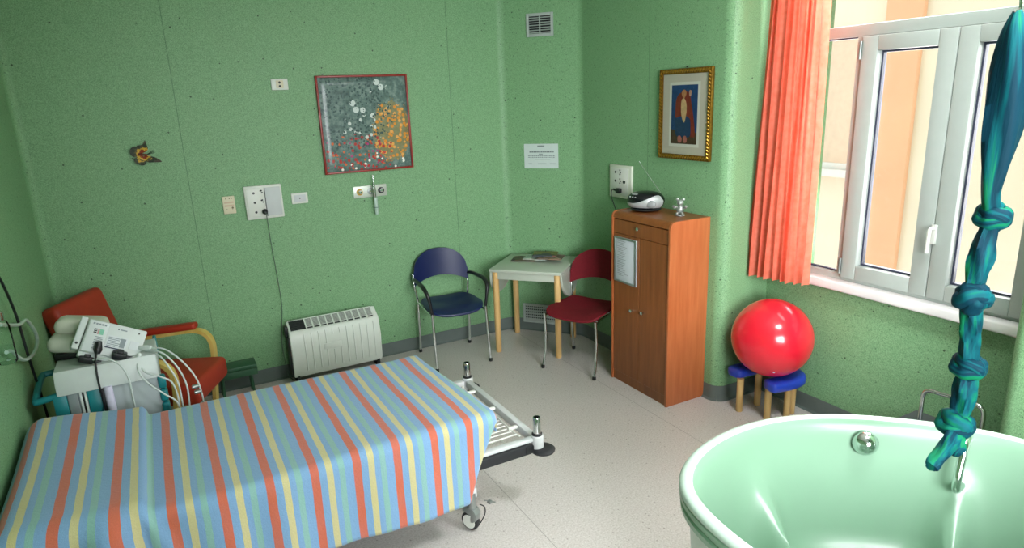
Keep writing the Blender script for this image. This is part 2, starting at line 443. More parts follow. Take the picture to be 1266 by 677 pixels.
# ------------------------------------------------------------------ light: overcast sky in a narrow yard, open daylight behind, unseen fill lamp added overhead
w = bpy.data.worlds.new('overcast_sky'); SC.world = w; w.use_nodes = True
bg = w.node_tree.nodes['Background']; bg.inputs[0].default_value = (0.95, 0.98, 1.0, 1); bg.inputs[1].default_value = WORLD
for nm, loc, d, sx, sy in (('daylight_portal', (XN + .3, 2.03, 1.83), (-1, 0, 0), 1.4, 1.95),):
    l = bpy.data.lights.new(nm, 'AREA'); l.shape = 'RECTANGLE'; l.size = sx; l.size_y = sy; l.cycles.is_portal = True
    o = bpy.data.objects.new(nm, l); COL.objects.link(o); o.location = loc; o.rotation_euler = Vector(d).to_track_quat('-Z', 'Y').to_euler()
def area(nm, loc, d, sx, sy, pw, col, spread=180):
    l = bpy.data.lights.new(nm, 'AREA'); l.shape = 'RECTANGLE'; l.size = sx; l.size_y = sy; l.energy = pw; l.color = col; l.spread = math.radians(spread)
    o = bpy.data.objects.new(nm, l); COL.objects.link(o); o.location = loc; o.rotation_euler = Vector(d).to_track_quat('-Z', 'Y').to_euler()
area('rear_window_daylight', (.9, YR - .16, 1.75), (.52, 1, -.22), 1.7, 1.6, P_REAR, (.95, .965, 1), 95)
area('niche_window_daylight', (XN + .16, 2.02, 1.80), (-1, -.0, -.25), 1.2, 1.75, P_NICHE, (.97, .985, 1))
for (lx_, ly_) in ((2.2, .75),):  # unseen lamp, added to brighten the tub, floor and window wall
    cl = thing('fill_lamp', 'unseen white lamp panel added overhead to brighten tub and floor', 'ceiling lamp', (lx_, ly_, ZC), 0)
    b = B(); b.box(-.32, .32, -.32, .32, -.055, -.001, .01); obj('fill_lamp_housing', b, WHITE, cl)
    t = NT('fill_lamp_diffuser'); t.b.inputs['Emission Color'].default_value = (.96, .97, 1, 1); t.b.inputs['Emission Strength'].default_value = E_FILL
    b = B(); b.box(-.30, .30, -.30, .30, -.06, -.056); obj('diffuser', b, t.m, cl, 0)
vs = SC.view_settings; vs.view_transform = 'Standard'; vs.look = 'None'; vs.gamma = 1.0; vs.use_curve_mapping = False; vs.exposure = EXPO
SC.cycles.max_bounces = 10; SC.cycles.diffuse_bounces = 3; SC.cycles.transparent_max_bounces = 12
SC.cycles.caustics_reflective = False; SC.cycles.caustics_refractive = False
SC.cycles.sample_clamp_indirect = 6.0
SC.cycles.use_denoising = True
# ------------------------------------------------------------------ hospital bed (foot end sticks out as a bare wire deck)
BEDW = pm('grey_white_bed_enamel', '#c6cac9', 0.35, var=0.03)
MATT = pm('blue_mattress_cover', '#49688c', 0.6)
bed = thing('hospital_bed', 'hospital bed on castors with bare white wire foot end and chrome corner posts', 'bed', (0.42, 2.89, 0))
ox, oy = 0.42, 2.89
def L(x, y, z): return (x - ox, y - oy, z)
bx0, bx1, by0, by1, zf = -.60, 1.445, 2.485, 3.315, .40
b = B()
b.box(bx1 - .036 - ox, bx1 - ox, by0 - oy, by1 - oy, zf - .045, zf, .008)
b.box(bx0 - ox, bx1 - .036 - ox, by0 - oy, by0 + .036 - oy, zf - .02, zf, .006)
b.box(bx0 - ox, bx1 - .045 - ox, by1 - .045 - oy, by1 - oy, zf - .045, zf, .008)
b.box(bx0 - ox, bx0 + .045 - ox, by0 + .045 - oy, by1 - .045 - oy, zf - .045, zf, .006)
for x in (-.1, .5, 1.05): b.box(x - ox, x + .04 - ox, by0 + .045 - oy, by1 - .045 - oy, zf - .045, zf - .01, .004)
for y in (by0, by1): b.lathe([(.030, zf - .06), (.032, zf - .05), (.032, zf + .004), (.028, zf + .008)], L(bx1 - .012, y + (.012 if y == by0 else -.012), 0), 20)
obj('deck_frame', b, BEDW, bed)
b = B(); b.box(bx0 - ox, bx1 - .05 - ox, by0 - .012 - oy, by0 + .02 - oy, zf - .075, zf - .022, .010); obj('bumper_rail', b, RUBBER, bed)
b = B(); b.box(bx1 - .09 - ox, bx1 - .045 - ox, by0 - .016 - oy, by0 + .01 - oy, zf - .068, zf - .028, .005); obj('rail_end_cap', b, BLACK, bed)
b = B(); zz = zf - .012
b.tube(spline([L(1.02, by0 + .10, zz), L(1.34, by0 + .10, zz), L(1.365, by0 + .125, zz), L(1.365, by1 - .125, zz), L(1.34, by1 - .10, zz), L(1.02, by1 - .10, zz)], 6), .0042, 8)
for k in range(17):
    y = by0 + .145 + k * (by1 - by0 - .29) / 16; b.tube([L(1.0, y, zz - .004), L(1.363, y, zz - .004)], .0032, 6)
for x in (1.10, 1.235): b.tube([L(x, by0 + .1, zz - .009), L(x, by1 - .1, zz - .009)], .0032, 6)
for y in (by0 + .045, by1 - .045): 
    for x in (1.06, 1.28): b.tube([L(x, y, zz - .004), L(x, by0 + .102 if y < 2.9 else by1 - .102, zz - .004)], .0032, 6)
obj('wire_deck', b, WHITE, bed)
for y in (by0 + .16, 2.89, by1 - .18):
    b = B(); b.box(1.352 - ox, 1.402 - ox, y - .009 - oy, y + .009 - oy, zf - .014, zf + .001, .003); obj('deck_clip', b, WHITE, bed)
b = B(); b.box(1.19 - ox, 1.31 - ox, by1 - .13 - oy, by1 - .075 - oy, zf - .02, zf + .004, .004); b.tube([L(1.25, by1 - .10, zf), L(1.25, by1 - .10, zf + .012)], .012, 10); obj('deck_latch', b, BLACK, bed)
for y in (by0 + .012, by1 - .012):
    b = B(); b.lathe([(.0195, zf), (.0195, zf + .098), (.0175, zf + .102), (.0145, zf + .102), (.0145, zf + .03)], L(bx1 - .012, y, 0), 20); p = obj('corner_post', b, CHROME, bed)
    b = B(); b.lathe([(.0255, zf + .004), (.0255, zf + .016), (.0205, zf + .02)], L(bx1 - .012, y, 0), 20); obj('post_collar', b, BLACK, p)
    b = B(); b.lathe([(.040, zf - .078), (.058, zf - .074), (.060, zf - .066), (.050, zf - .058), (.03, zf - .055)], L(bx1 + .008, y - (.02 if y < 2.9 else -.02), 0), 28); obj('corner_bumper', b, RUBBER, bed)
# undercarriage and castors
b = B()
b.box(-.42 - ox, 1.1 - ox, 2.62 - oy, 2.67 - oy, .17, .22, .006); b.box(-.42 - ox, 1.1 - ox, 3.13 - oy, 3.18 - oy, .17, .22, .006)
for x in (-.42, 1.05): b.box(x - ox, x + .05 - ox, 2.5 - oy, 3.3 - oy, .175, .225, .006)
for x in (-.1, .6):
    for y in (2.645, 3.155): b.tube([L(x, y, .2), L(x + .3, y, zf - .04)], .018, 8)
obj('undercarriage', b, BEDW, bed)
for x in (1.075, -.4):
    for y in (2.515, 3.285):
        o_ = L(x, y, 0); rz_ = math.radians(-62 if y < 2.9 else 20)
        b = B(); b.lathe([(.020, .12), (.022, .14), (.022, .20), (.013, .205), (.013, .26)], (0, 0, 0), 16)
        b.prism([(-.034, .10), (-.030, .118), (0, .128), (.034, .122), (.048, .10), (.044, .066), (.026, .052), (.012, .05), (.012, .07), (.02, .09)], lambda u, v, d: (u - .012, d, v), -.021, .021, .003)
        c = obj('castor', b, STEEL, bed, 35, o_); c.rotation_euler = (0, 0, rz_)
        b = B(); b.lathe([(.016, -.0165), (.040, -.0165), (.047, -.011), (.0485, 0), (.047, .011), (.040, .0165), (.016, .0165)], (-.012, 0, .0488), 26, 'Y'); obj('tyre', b, RUBBER, c)
        b = B(); b.lathe([(.004, -.019), (.034, -.019), (.036, -.0168), (.036, .0168), (.034, .019), (.004, .019)], (-.012, 0, .0488), 22, 'Y'); obj('wheel_hub', b, WHITE, c)
        if x > 1 and y < 2.6:
            b = B(); b.tube(spline([(.02, .035, .125), (.035, .052, .105), (.03, .058, .06), (.01, .045, .012)], 6), .0028, 7); obj('brake_wire', b, BLACK, c)
            b = B(); b.tube([(.03, .06, .135), (.06, .105, .108)], [.003, .0045], 8); b.box(.035, .055, .072, .090, .113, .127, .002); obj('brake_pedal', b, STEEL, c)
b = B(); b.box(-.58 - ox, 1.06 - ox, 2.52 - oy, 3.25 - oy, zf + .005, .595, .03, 3); obj('mattress', b, MATT, bed)
b = B(); b.box(-.57 - ox, -.22 - ox, 2.52 - oy, 3.24 - oy, .597, .655, .028, 3); obj('backrest_pad', b, MATT, bed)

# striped bedspread draped over it
def spread():
    b = B(); uvs = []; NS, NTn = 190, 96
    s0, s1, xe = -.80, 1.30, 1.165
    Wd, DF, DN = .83, .22, .42                          # top width, far drop, near drop
    rows = []
    for i in range(NS + 1):
        s = s0 + (s1 - s0) * i / NS; row = []
        for j in range(NTn + 1):
            q = -DF + (DF + Wd + DN) * j / NTn           # 0..Wd on the top, from far to near
            dn0 = max(0, q - Wd); xq = xe - .05 * (1 - min(max(q, 0), Wd) / Wd) - .42 * max(0, dn0 - .07)
            x = min(max(s, -.60), xq); p = max(0, s - xq); h = max(0, -.60 - s)
            lift = .046 * sstep(-.203, -.220, x) + .036 * sstep(-.22, -.62, x) * (1 - .5 * q / Wd)
            zt = .622 + lift + .008 * math.sin(x * 4.1 + 1) * math.sin(q * 5 + x)
            yf, yn = 3.285, 3.285 - Wd
            dn = max(0, q - Wd); df = max(0, -q); qq = min(max(q, 0), Wd)
            r = .045 + .05 * sstep(-.15, -.35, x)
            def fold(d):       # smooth bend of radius r around an edge: returns (out, down)
                if d <= 0: return 0.0, 0.0
                a = min(d / r, PI / 2)
                return r * math.sin(a), r * (1 - math.cos(a)) + max(0, d - r * PI / 2)
            # shift the bend to the start of the drop
            o1, w1 = fold(dn); o2, w2 = fold(df)
            nb = .10 * sstep(-.30, -.62, x)              # the head end is wider towards the far side
            y = yf - qq - o1 + o2
            z = zt - w1 - w2
            if dn > 0:
                k = min(1, dn / .25)
                y -= .012 * k * math.sin(x * 9 + .6) + .016 * k * math.sin(x * 21 + 2.0) * sstep(.7, -.4, x) + .004 * k * math.sin(x * 33)
                y += .0 * k
                # creases running diagonally on the head part
                cr = (x + .23) - .35 * dn
                y -= .028 * math.exp(-(cr / .035) ** 2) * k
                cr2 = (x + .36) + .28 * dn
                y += .022 * math.exp(-(cr2 / .04) ** 2) * k
                x -= 0.02 * math.sin(dn * 9) * sstep(-.1, -.5, x)
            if p > 0:
                a, w = fold(p)
                m = sstep(0, .10, dn)
                xe1, ze1, ye1 = x + a * .55, z - w, y
                xe2, ze2, ye2 = x + .010 * math.sin(min(1, p / .05) * PI), z - .15 * p, y + p * .8
                x = xe1 * (1 - m) + xe2 * m; z = ze1 * (1 - m) + ze2 * m; y = ye1 * (1 - m) + ye2 * m
            if h > 0:
                a, w = fold(h); x -= a * .8; z -= w
                x = max(x, XL + .012)
            row.append((x, y, z)); uvs.append((s, q))
        rows.append(row)
    b.grid(rows)
    return b, uvs
b, uvs = spread()
sp = obj('bedspread', b, CLOTH, None, 80)
ul = sp.data.uv_layers.new(name='cloth')
for lp in sp.data.loops: ul.data[lp.index].uv = uvs[lp.vertex_index]
tag(sp, 'striped blue, orange and yellow cotton spread draped over the hospital bed', 'bedspread')
md = sp.modifiers.new('thickness', 'SOLIDIFY'); md.thickness = .004; md.offset = 1.0

# ------------------------------------------------------------------ stacking chairs
BLUE = pm('navy_blue_plastic', '#12204f', 0.38, var=0.05)
RED = pm('dark_red_fabric', '#6d0f1c', 0.75, var=0.12, scale=60, spec=.3)
def chair(name, label, mat, loc, rz, arms, curved):
    t = thing(name, label, 'chair', loc, rz)
    w, d = .215, .205
    # seat: dished shell; front edge at -y
    N = 20; top = []; 
    def outline(a):
        c, s = math.cos(a), math.sin(a)
        e = .45 if curved else .6
        x = (abs(c) ** e) * (1 if c > 0 else -1) * .220; y = (abs(s) ** e) * (1 if s > 0 else -1) * .222
        if y < 0: x *= 1 + .08 * (-y / .215)
        return x, y - .01
    b = B(); rows = []
    for z0, sc in ((-.012, .02), (-.012, .6), (-.010, .97), (0, 1.0), (.009, .985), (.012, .93), (.006, .6), (.003, .02)):
        row = []
        for k in range(40):
            x, y = outline(2 * PI * k / 40); x *= sc; y = (y + .01) * sc - .01
            row.append((x, y, .436 + z0 + .016 * (x / .2) ** 2 - .02 * sstep(-.12, -.23, y) + .012 * sstep(.1, .2, y)))
        rows.append(row)
    b.grid(rows, wrap_v=True, cap=True); obj('seat', b, mat, t)
    # backrest: arched shell between the rear posts
    b = B()
    def back_pt(u, v, th):     # u -1..1, v 0..1 bottom to top
        zt = .655 + .185 * math.sqrt(max(0, 1 - (abs(u) ** 2.3))) if True else 0
        zb = .565 + .055 * (1 - u * u)
        z = zb + (zt - zb) * v
        return (u * .228, .205 + .05 * (1 - u * u) + .14 * max(0, z - .56) * .6 + th, z)
    nu, nv = 30, 10; F = [[back_pt(-1 + 2 * i / nu, j / nv, -.008) for j in range(nv + 1)] for i in range(nu + 1)]
    K = [[back_pt(-1 + 2 * i / nu, j / nv, .008) for j in range(nv + 1)][::-1] for i in range(nu + 1)]
    b.grid([F[i] + K[i] for i in range(nu + 1)], wrap_v=True, cap=True); obj('backrest', b, mat, t)
    for s in (-1, 1):
        xs = s * w
        b = B()
        if curved: pts = spline([(xs * 1.02, -d - .03, 0.008), (xs * 1.0, -d + .005, .15), (xs, -d + .012, .30), (xs, -d + .0, .43)], 6)
        else: pts = [(xs * 1.02, -d - .035, 0.008), (xs * 1.01, -d - .01, .22), (xs, -d + .01, .45)]
        b.tube(pts, .0105, 12); lg = obj('leg', b, CHROME, t)
        b = B(); b.lathe([(.013, 0), (.014, .004), (.014, .022), (.011, .026)], (xs * 1.02, -d - (.03 if curved else .035), 0), 14); obj('foot_cap', b, BLACK, lg)
        b = B(); b.tube([(xs, d + .015, .008), (xs, d - .005, .22), (xs * .99, d - .005, .45), (xs * .985 + s * .016, d + .012, .56), (xs + s * .012, d + .03, .66)], .0105, 12); lg = obj('leg', b, CHROME, t)
        b = B(); b.lathe([(.013, 0), (.014, .004), (.014, .022), (.011, .026)], (xs, d + .015, 0), 14); obj('foot_cap', b, BLACK, lg)
        b = B(); b.tube([(xs * .99, d - .005, .43), (xs * .95, d * .5, .422), (xs * .95, -d * .6, .415), (xs, -d + .01, .41)], .009, 10); obj('side_rail', b, CHROME, t)
        if arms:
            b = B(); pts = spline([(xs + s * .013, d + .01, .615), (xs + s * .022, d - .06, .63), (xs + s * .030, -.04, .64), (xs + s * .032, -.13, .632), (xs + s * .026, -.185, .60), (xs + s * .012, -.20, .53), (xs, -d + .01, .44)], 7)
            rr = [.011 + .006 * math.sin(PI * min(1, k / (len(pts) - 1) * 1.15)) for k in range(len(pts))]
            b.tube(pts, rr, 12); obj('armrest', b, BLACK, t)
    b = B(); b.tube([(-w * .95, .07, .415), (w * .95, .07, .415)], .009, 10); b.tube([(-w * .95, -.12, .411), (w * .95, -.12, .411)], .009, 10); obj('seat_frame', b, CHROME, t)
    return t
chair('stacking_chair', 'navy blue plastic armchair with black armrests and chrome legs by the heater', BLUE, (1.888, 4.588, 0), math.radians(-4.5), True, False)
chair('stacking_chair', 'dark red armless chair with chrome legs standing left of the wooden cabinet', RED, (2.668, 3.895, 0), math.radians(-64), False, True)

# ------------------------------------------------------------------ drop-leaf table
TOPW = pm('grey_white_laminate', '#b4bcae', 0.35, var=0.02)
tb = thing('drop_leaf_table', 'small pale drop-leaf table with beech legs in the room corner', 'table', (2.573, 4.436, 0), math.radians(-48))
lx, ly = .252, .232
b = B(); b.box(-lx - .042, lx + .042, -ly - .035, ly + .05, .675, .70, .006); obj('tabletop', b, TOPW, tb)
b = B(); ring(b, 0, 0, 0, 0, 0, 0, 0, 0, 0, 0) if False else None
for (x0, x1, y0, y1) in ((-lx, lx, -ly - .012, -ly + .008), (-lx, lx, ly - .008, ly + .012), (-lx - .012, -lx + .008, -ly, ly), (lx - .008, lx + .012, -ly, ly)): b.box(x0, x1, y0, y1, .615, .675, .002)
obj('apron', b, TOPW, tb)
for sx in (-1, 1):
    for sy in (-1, 1):
        b = B(); b.lathe([(.020, 0), (.023, .006), (.025, .30), (.025, .675)], (sx * lx, sy * ly, 0), 20); obj('leg', b, BEECH, tb)
for s in (-1, 1):
    b = B(); poly = [(-.25, .675), (.25, .675)] + [(.25 * math.cos(a), .64 - .185 * math.sin(a)) for a in [PI * k / 18 for k in range(19)]]
    b.prism(poly, lambda u, v, d: (s * (lx + .024 + d + (.675 - v) * .06), u, v), 0, .018, .003); lf = obj('drop_leaf', b, TOPW, tb)
    b = B(); b.lathe([(.012, 0), (.014, .006), (.008, .02)], (s * (lx + .0) , .0, .56), 14, 'X'); obj('leaf_knob', b, pm('brass', '#b98e3a', .3, 1.0), lf)
def paper_mat(name, seed, base, cols):
    t = NT(name); v = t.obj(); mp = t.node('ShaderNodeMapping'); mp.inputs['Location'].default_value = (seed * 1.7, seed * .9, 0); mp.inputs['Scale'].default_value = (1, 1, .01); t.link(v, mp.inputs['Vector'])
    vo = t.node('ShaderNodeTexVoronoi', distance='CHEBYCHEV'); vo.inputs['Scale'].default_value = 13; t.link(mp.outputs[0], vo.inputs['Vector'])
    k = t.sep(vo.outputs['Color'])[0]
    c = t.ramp(k, [(i / len(cols), hx(q)) for i, q in enumerate(cols)], 'CONSTANT')
    n = t.noise(70, 3, .7, mp.outputs[0]); c = t.mix(t.ramp(n, [(.45, (0, 0, 0, 1)), (.6, (.75, .75, .75, 1))]), c, hx(base))
    t.link(c, t.b.inputs['Base Color']); t.b.inputs['Roughness'].default_value = .55; return t.m
mags = [(-.115, .085, 6, '#4c4640', ['#3a3128', '#57503f', '#2c2f36', '#6d5a46'], 'dark worn magazine at the left of the pile on the pale table'),
        (-.01, .10, -4, '#b8beb4', ['#9fb0a8', '#c8cfc6', '#87978f', '#aab2a0'], 'open magazine with pale page in the middle of the pale table'),
        (.11, .085, 3, '#7d6a5c', ['#8c6f5c', '#5d4a44', '#a58a78', '#6b5a55'], 'brownish newspaper at the right of the pile on the pale table'),
        (.05, .135, 10, '#5b5044', ['#4a3f34', '#7a7a3a', '#3b4750', '#8a5a4a'], 'dark magazine lying behind the others on the pale table')]
for k, (mx_, my_, rot, basec, cols, lab) in enumerate(mags):
    b = B(); P = []
    zb = .7005 + .0128 * k; hw, hd = .10, .075
    nx = 16
    for i in range(nx + 1):
        u = -hw + 2 * hw * i / nx
        z1 = zb + .006 + .005 * math.sin(abs(u) / hw * PI) * (1 if k != 3 else .5)
        P.append([(u, -hd, zb), (u, -hd, z1), (u, 0, z1 + .001), (u, hd, z1 + .001), (u, hd, zb)])
    b.grid(P, wrap_v=True, cap=True)
    ca, sa = math.cos(math.radians(-48)), math.sin(math.radians(-48))
    m = obj('magazine', b, paper_mat('printed_paper', k + 1, basec, cols), None, 40, (2.573 + ca * mx_ - sa * my_, 4.436 + sa * mx_ + ca * my_, 0))
    m.rotation_euler = (0, 0, math.radians(-48 + rot)); tag(m, lab, 'magazine', 'magazines on the corner table')

# ------------------------------------------------------------------ wooden cabinet
cbx0, cby0, cby1, cz = 2.690, 2.985, 3.577, 1.225
cb = thing('cabinet', 'tall cherry wood cabinet with one drawer over two doors', 'cabinet', (2.853, 3.281, 0))
def CL(x, y, z): return (x - 2.853, y - 3.281, z)
b = B()
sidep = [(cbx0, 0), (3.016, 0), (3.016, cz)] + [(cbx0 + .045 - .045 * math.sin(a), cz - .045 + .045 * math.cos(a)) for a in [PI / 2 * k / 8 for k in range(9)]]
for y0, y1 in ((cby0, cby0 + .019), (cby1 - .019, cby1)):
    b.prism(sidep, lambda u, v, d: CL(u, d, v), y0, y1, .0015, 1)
obj('side_panel', b, CABLIT, cb)
b = B()
topp = [(cbx0 + .05, cz - .02), (3.012, cz - .02), (3.012, cz)] + [(cbx0 + .045 - .043 * math.sin(a), cz - .045 + .043 * math.cos(a)) for a in [PI / 2 * k / 8 for k in range(9)]] + [(cbx0 + .02, cz - .05)]
b.prism(topp, lambda u, v, d: CL(u, d, v), cby0 + .0185, cby1 - .0185)
b.box(2.72 - 2.853, 3.01 - 2.853, cby0 + .019 - 3.281, cby1 - .019 - 3.281, .07, cz - .03)
b.box(cbx0 + .012 - 2.853, 2.75 - 2.853, cby0 + .019 - 3.281, cby1 - .019 - 3.281, 0, .068)
obj('carcass', b, CABW, cb)
def front(name, y0, y1, z0, z1): 
    b = B(); b.box(cbx0 + .006 - 2.853, cbx0 + .026 - 2.853, y0 - 3.281, y1 - 3.281, z0, z1, .0018, 1); return obj(name, b, CABW, cb)
dr = front('drawer', cby0 + .021, cby1 - .021, 1.079, cz - .052)
dl = front('door', 3.2825, cby1 - .021, .071, 1.076); dd = front('door', cby0 + .021, 3.2795, .071, 1.076)
for par, y, z in ((dr, 3.285, 1.141), (dl, 3.347, .568), (dd, 3.232, .582)):
    b = B(); b.lathe([(.006, 0), (.006, -.012), (.011, -.016), (.012, -.022), (.008, -.026)], CL(cbx0 + .006, y, z), 16, 'X'); obj('knob', b, CHROME, par)
# framed sheet on its left door
SHEETM = pm('printed_sheet', '#c9d0d6', .6, var=.02)
INK = pm('grey_ink', '#8a9096', .7)
fr = thing('notice_frame', 'silver snap frame with a printed list on the left cabinet door', 'notice frame', (cbx0 + .006, 3.42, .90))
b = B(); b.box(-.006, -.0005, -.116, .116, -.158, .158, .004); obj('backing', b, SHEETM, fr)
b = B(); ring(b, -.116, .116, -.158, .158, .014, .014, .014, .014, -.013, -.005, .003); obj('frame', b, pm('brushed_aluminium', '#aeb5b6', .3, .9), fr)
b = B()
for k in range(20):
    z = .128 - k * .0125; b.box(-.0066, -.0058, .075 - .045 - random.random() * .07 if k % 4 else .0, .088, z, z + .003)
obj('printed_lines', b, INK, fr, 0)

# radio on top of the cabinet
SIL = pm('silver_plastic', '#b9bcbc', .3, .3, var=.02)
DK = pm('radio_black', '#101216', .25, var=.1)
ra = thing('radio', 'black and silver portable radio with raised aerial on the cabinet top', 'radio', (2.862, 3.425, cz), math.radians(-52)); ra.scale = (1.16, 1.1, 1.2)
def egg(sx, sy, z0, z1, pw=.55, n=40):
    rows = []
    for i in range(13):
        t = i / 12; a = (t - .5) * PI
        rr = abs(math.cos(a)) ** pw if 0 < i < 12 else .25
        z = z0 + (z1 - z0) * (math.sin(a) * .5 + .5)
        rows.append([(sx * rr * math.cos(2 * PI * k / n), sy * rr * math.sin(2 * PI * k / n), z) for k in range(n)])
    return rows
b = B(); b.grid(egg(.108, .088, .006, .108, .6), wrap_v=True, cap=True); obj('body', b, DK, ra)
b = B(); rows = []
for i in range(22):       # silver wave-shaped front
    a = math.radians(196 + 148 * i / 21); t = i / 21
    zt = .05 + .042 * sstep(.25, .85, t) - .03 * sstep(.93, 1, t); zb = .020 + .004 * math.sin(t * PI); row = []
    for j in range(7):
        z = zb + (zt - zb) * j / 6; q = (z - .006) / .102; aa = math.asin(max(-1, min(1, q * 2 - 1))); rr = abs(math.cos(aa)) ** .6
        row.append((.110 * rr * math.cos(a) , .0915 * rr * math.sin(a), z))
    rows.append(row)
b.grid(rows); obj('front_trim', b, SIL, ra)
b = B(); b.ball((.045, -.0805, .047), (.030, .010, .022), 20, 10); obj('speaker', b, pm('grey_speaker_mesh', '#8f9393', .5, .2), ra)
b = B(); b.lathe([(.030, 0), (.031, .003), (.024, .006), (.01, .006)], (-.045, -.03, .094), 24); obj('control_dial', b, SIL, ra)
for k in range(6):
    b = B(); b.lathe([(.0045, 0), (.0045, .004), (.003, .005)], (-.078 + .016 * k, -.062 - .01 * math.sin(k / 5 * PI), .082 - .001 * k), 10); obj('button', b, SIL, ra)
b = B(); b.tube([(.085, .03, .075), (.07, .05, .10), (-.055, .066, .262)], [.003, .0022, .0012], 8); b.ball((-.055, .066, .262), .003, 8, 6); obj('aerial', b, CHROME, ra)
b = B()
for sx in (-.06, .06): b.lathe([(.012, 0), (.012, .012)], (sx, 0, 0), 12)
b.lathe([(.075, .004), (.09, .010), (.085, .016)], (0, 0, 0), 30); obj('base', b, BLACK, ra)

# little silver bear
be = thing('figurine', 'small silver bear figurine beside the radio on the cabinet', 'figurine', (2.90, 3.135, cz), math.radians(-50)); be.scale = (1.15, 1.15, 1.15)
SB = pm('mottled_silver', '#a3a9a4', .4, .6, var=.3, scale=60)
b = B(); b.lathe([(.026, 0), (.027, .004), (.024, .008)], (0, 0, 0), 20); b.ball((0, .002, .034), (.021, .019, .028), 18, 12)
for s in (-1, 1): b.ball((s * .014, -.016, .014), (.009, .016, .009), 12, 8)
obj('body', b, SB, be)
b = B(); b.ball((0, -.003, .073), (.019, .018, .018), 18, 12); b.ball((0, -.020, .069), (.009, .009, .007), 12, 8)
for s in (-1, 1): b.ball((s * .016, 0, .091), (.009, .005, .009), 12, 8)
obj('head', b, SB, be)
for s in (-1, 1):
    b = B(); b.tube([(s * .018, -.004, .050), (s * .030, -.014, .046), (s * .034, -.022, .056)], [.008, .007, .008], 10); obj('arm', b, SB, be)
# ------------------------------------------------------------------ birthing tub
TUB = pm('mint_green_acrylic', '#7ea188', 0.3, var=0.02, scale=3, coat=.1)
TUBO = pm('pale_green_white_acrylic', '#ccd9cf', 0.3, var=0.02, scale=3)
TUBL = pm('mint_green_lip', '#7fa388', 0.3, var=.03)
tcx, tcy = 1.94, .95
out_pts = [(1.27, 1.109), (1.281, 1.238), (1.301, 1.335), (1.345, 1.43), (1.46, 1.527), (1.63, 1.592), (1.82, 1.610), (1.993, 1.583), (2.145, 1.515), (2.268, 1.428), (2.371, 1.329), (2.47, 1.215), (2.546, 1.103), (2.595, .98), (2.60, .82), (2.545, .63), (2.42, .46), (2.22, .335), (1.97, .29), (1.72, .335), (1.50, .46), (1.35, .66), (1.285, .88)]
NTB = 160
raw = spline([(x, y, 0) for x, y in out_pts], 16, True)
cum = [0]
for i in range(len(raw)): cum.append(cum[-1] + (raw[(i + 1) % len(raw)] - raw[i]).length)
rimp = []
for k in range(NTB):
    d = cum[-1] * k / NTB; i = max(j for j in range(len(raw)) if cum[j] <= d)
    t = (d - cum[i]) / max(1e-9, cum[i + 1] - cum[i]); rimp.append(raw[i].lerp(raw[(i + 1) % len(raw)], t))
for _ in range(14): rimp = [(rimp[i - 1] + 2 * rimp[i] + rimp[(i + 1) % NTB]) / 4 for i in range(NTB)]
nrm = []
for i in range(NTB):
    t = (rimp[(i + 1) % NTB] - rimp[i - 1]).normalized(); nrm.append(Vector((t.y, -t.x, 0)))
if sum(nrm[i].dot(rimp[i] - Vector((tcx, tcy, 0))) for i in range(NTB)) < 0: nrm = [-q for q in nrm]
def tring(off, z, bump=False, shrink=1.0):
    row = []
    for p, n in zip(rimp, nrm):
        q = p - n * off
        q = Vector((tcx + (q.x - tcx) * shrink, tcy + (q.y - tcy) * shrink, 0))
        if bump:      # moulded ribs swelling out of the inner wall
            a = math.atan2(q.y - tcy, q.x - tcx); g = 0
            for a0, sg in ((math.radians(101), .10), (math.radians(19), .11), (math.radians(205), .12), (math.radians(-60), .12)):
                da = (a - a0 + PI) % (2 * PI) - PI
                g += math.exp(-abs(da / sg) ** 1.6) * .17 * sstep(.66, .22, z) ** 1.0
            q = q - n * g
        row.append((q.x - tcx, q.y - tcy, z))
    return row
tub = thing('birthing_tub', 'large oval mint green birthing tub in the foreground', 'bathtub', (tcx, tcy, 0))
b = B(); b.grid([tring(.10, 0), tring(.095, .03), tring(.045, .50), tring(.034, .66), tring(.05, .67)], wrap_v=True); obj('outer_shell', b, TUBO, tub, 50)
b = B(); b.grid([tring(.04, .655), tring(.014, .657), tring(.006, .664), tring(.004, .684), tring(.010, .690), tring(.012, .694), tring(.006, .698), tring(.001, .706), tring(.001, .722), tring(.010, .728)], wrap_v=True); obj('lip', b, TUBL, tub, 25)
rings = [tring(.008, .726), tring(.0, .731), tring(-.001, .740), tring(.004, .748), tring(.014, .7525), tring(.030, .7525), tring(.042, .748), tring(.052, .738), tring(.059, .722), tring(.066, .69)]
for k in range(1, 15):
    t = k / 14; z = .69 - .50 * t; rings.append(tring(.066 + .10 * t ** 1.1 + .05 * sstep(.75, 1, t), z, True))
rings += [tring(.26, .165, True), tring(.33, .152, True, .97), tring(.33, .148, False, .7), tring(.33, .146, False, .35), tring(.33, .145, False, .03)]
b = B(); b.grid(rings[:7], wrap_v=True); obj('rim', b, pm('mint_rim_highlight', '#bfd4c6', .25, var=.02), tub, 60, label='rounded rim with its highlight in the pale colour')  # rim coloured paler than the basin to carry its highlight
b = B(); b.grid(rings[6:], wrap_v=True, cap=False); bs = obj('basin', b, TUB, tub, 60)
b = B(); b.lathe([(.004, .026), (.022, .021), (.037, .008), (.046, -.008), (.046, -.018)], (0, 0, 0), 28); kn = obj('overflow_knob', b, CHROME, tub)
kn.location = (2.212 - tcx, 1.342 - tcy, .672); kn.rotation_euler = Vector((-.62, -.72, .12)).to_track_quat('Z', 'Y').to_euler()
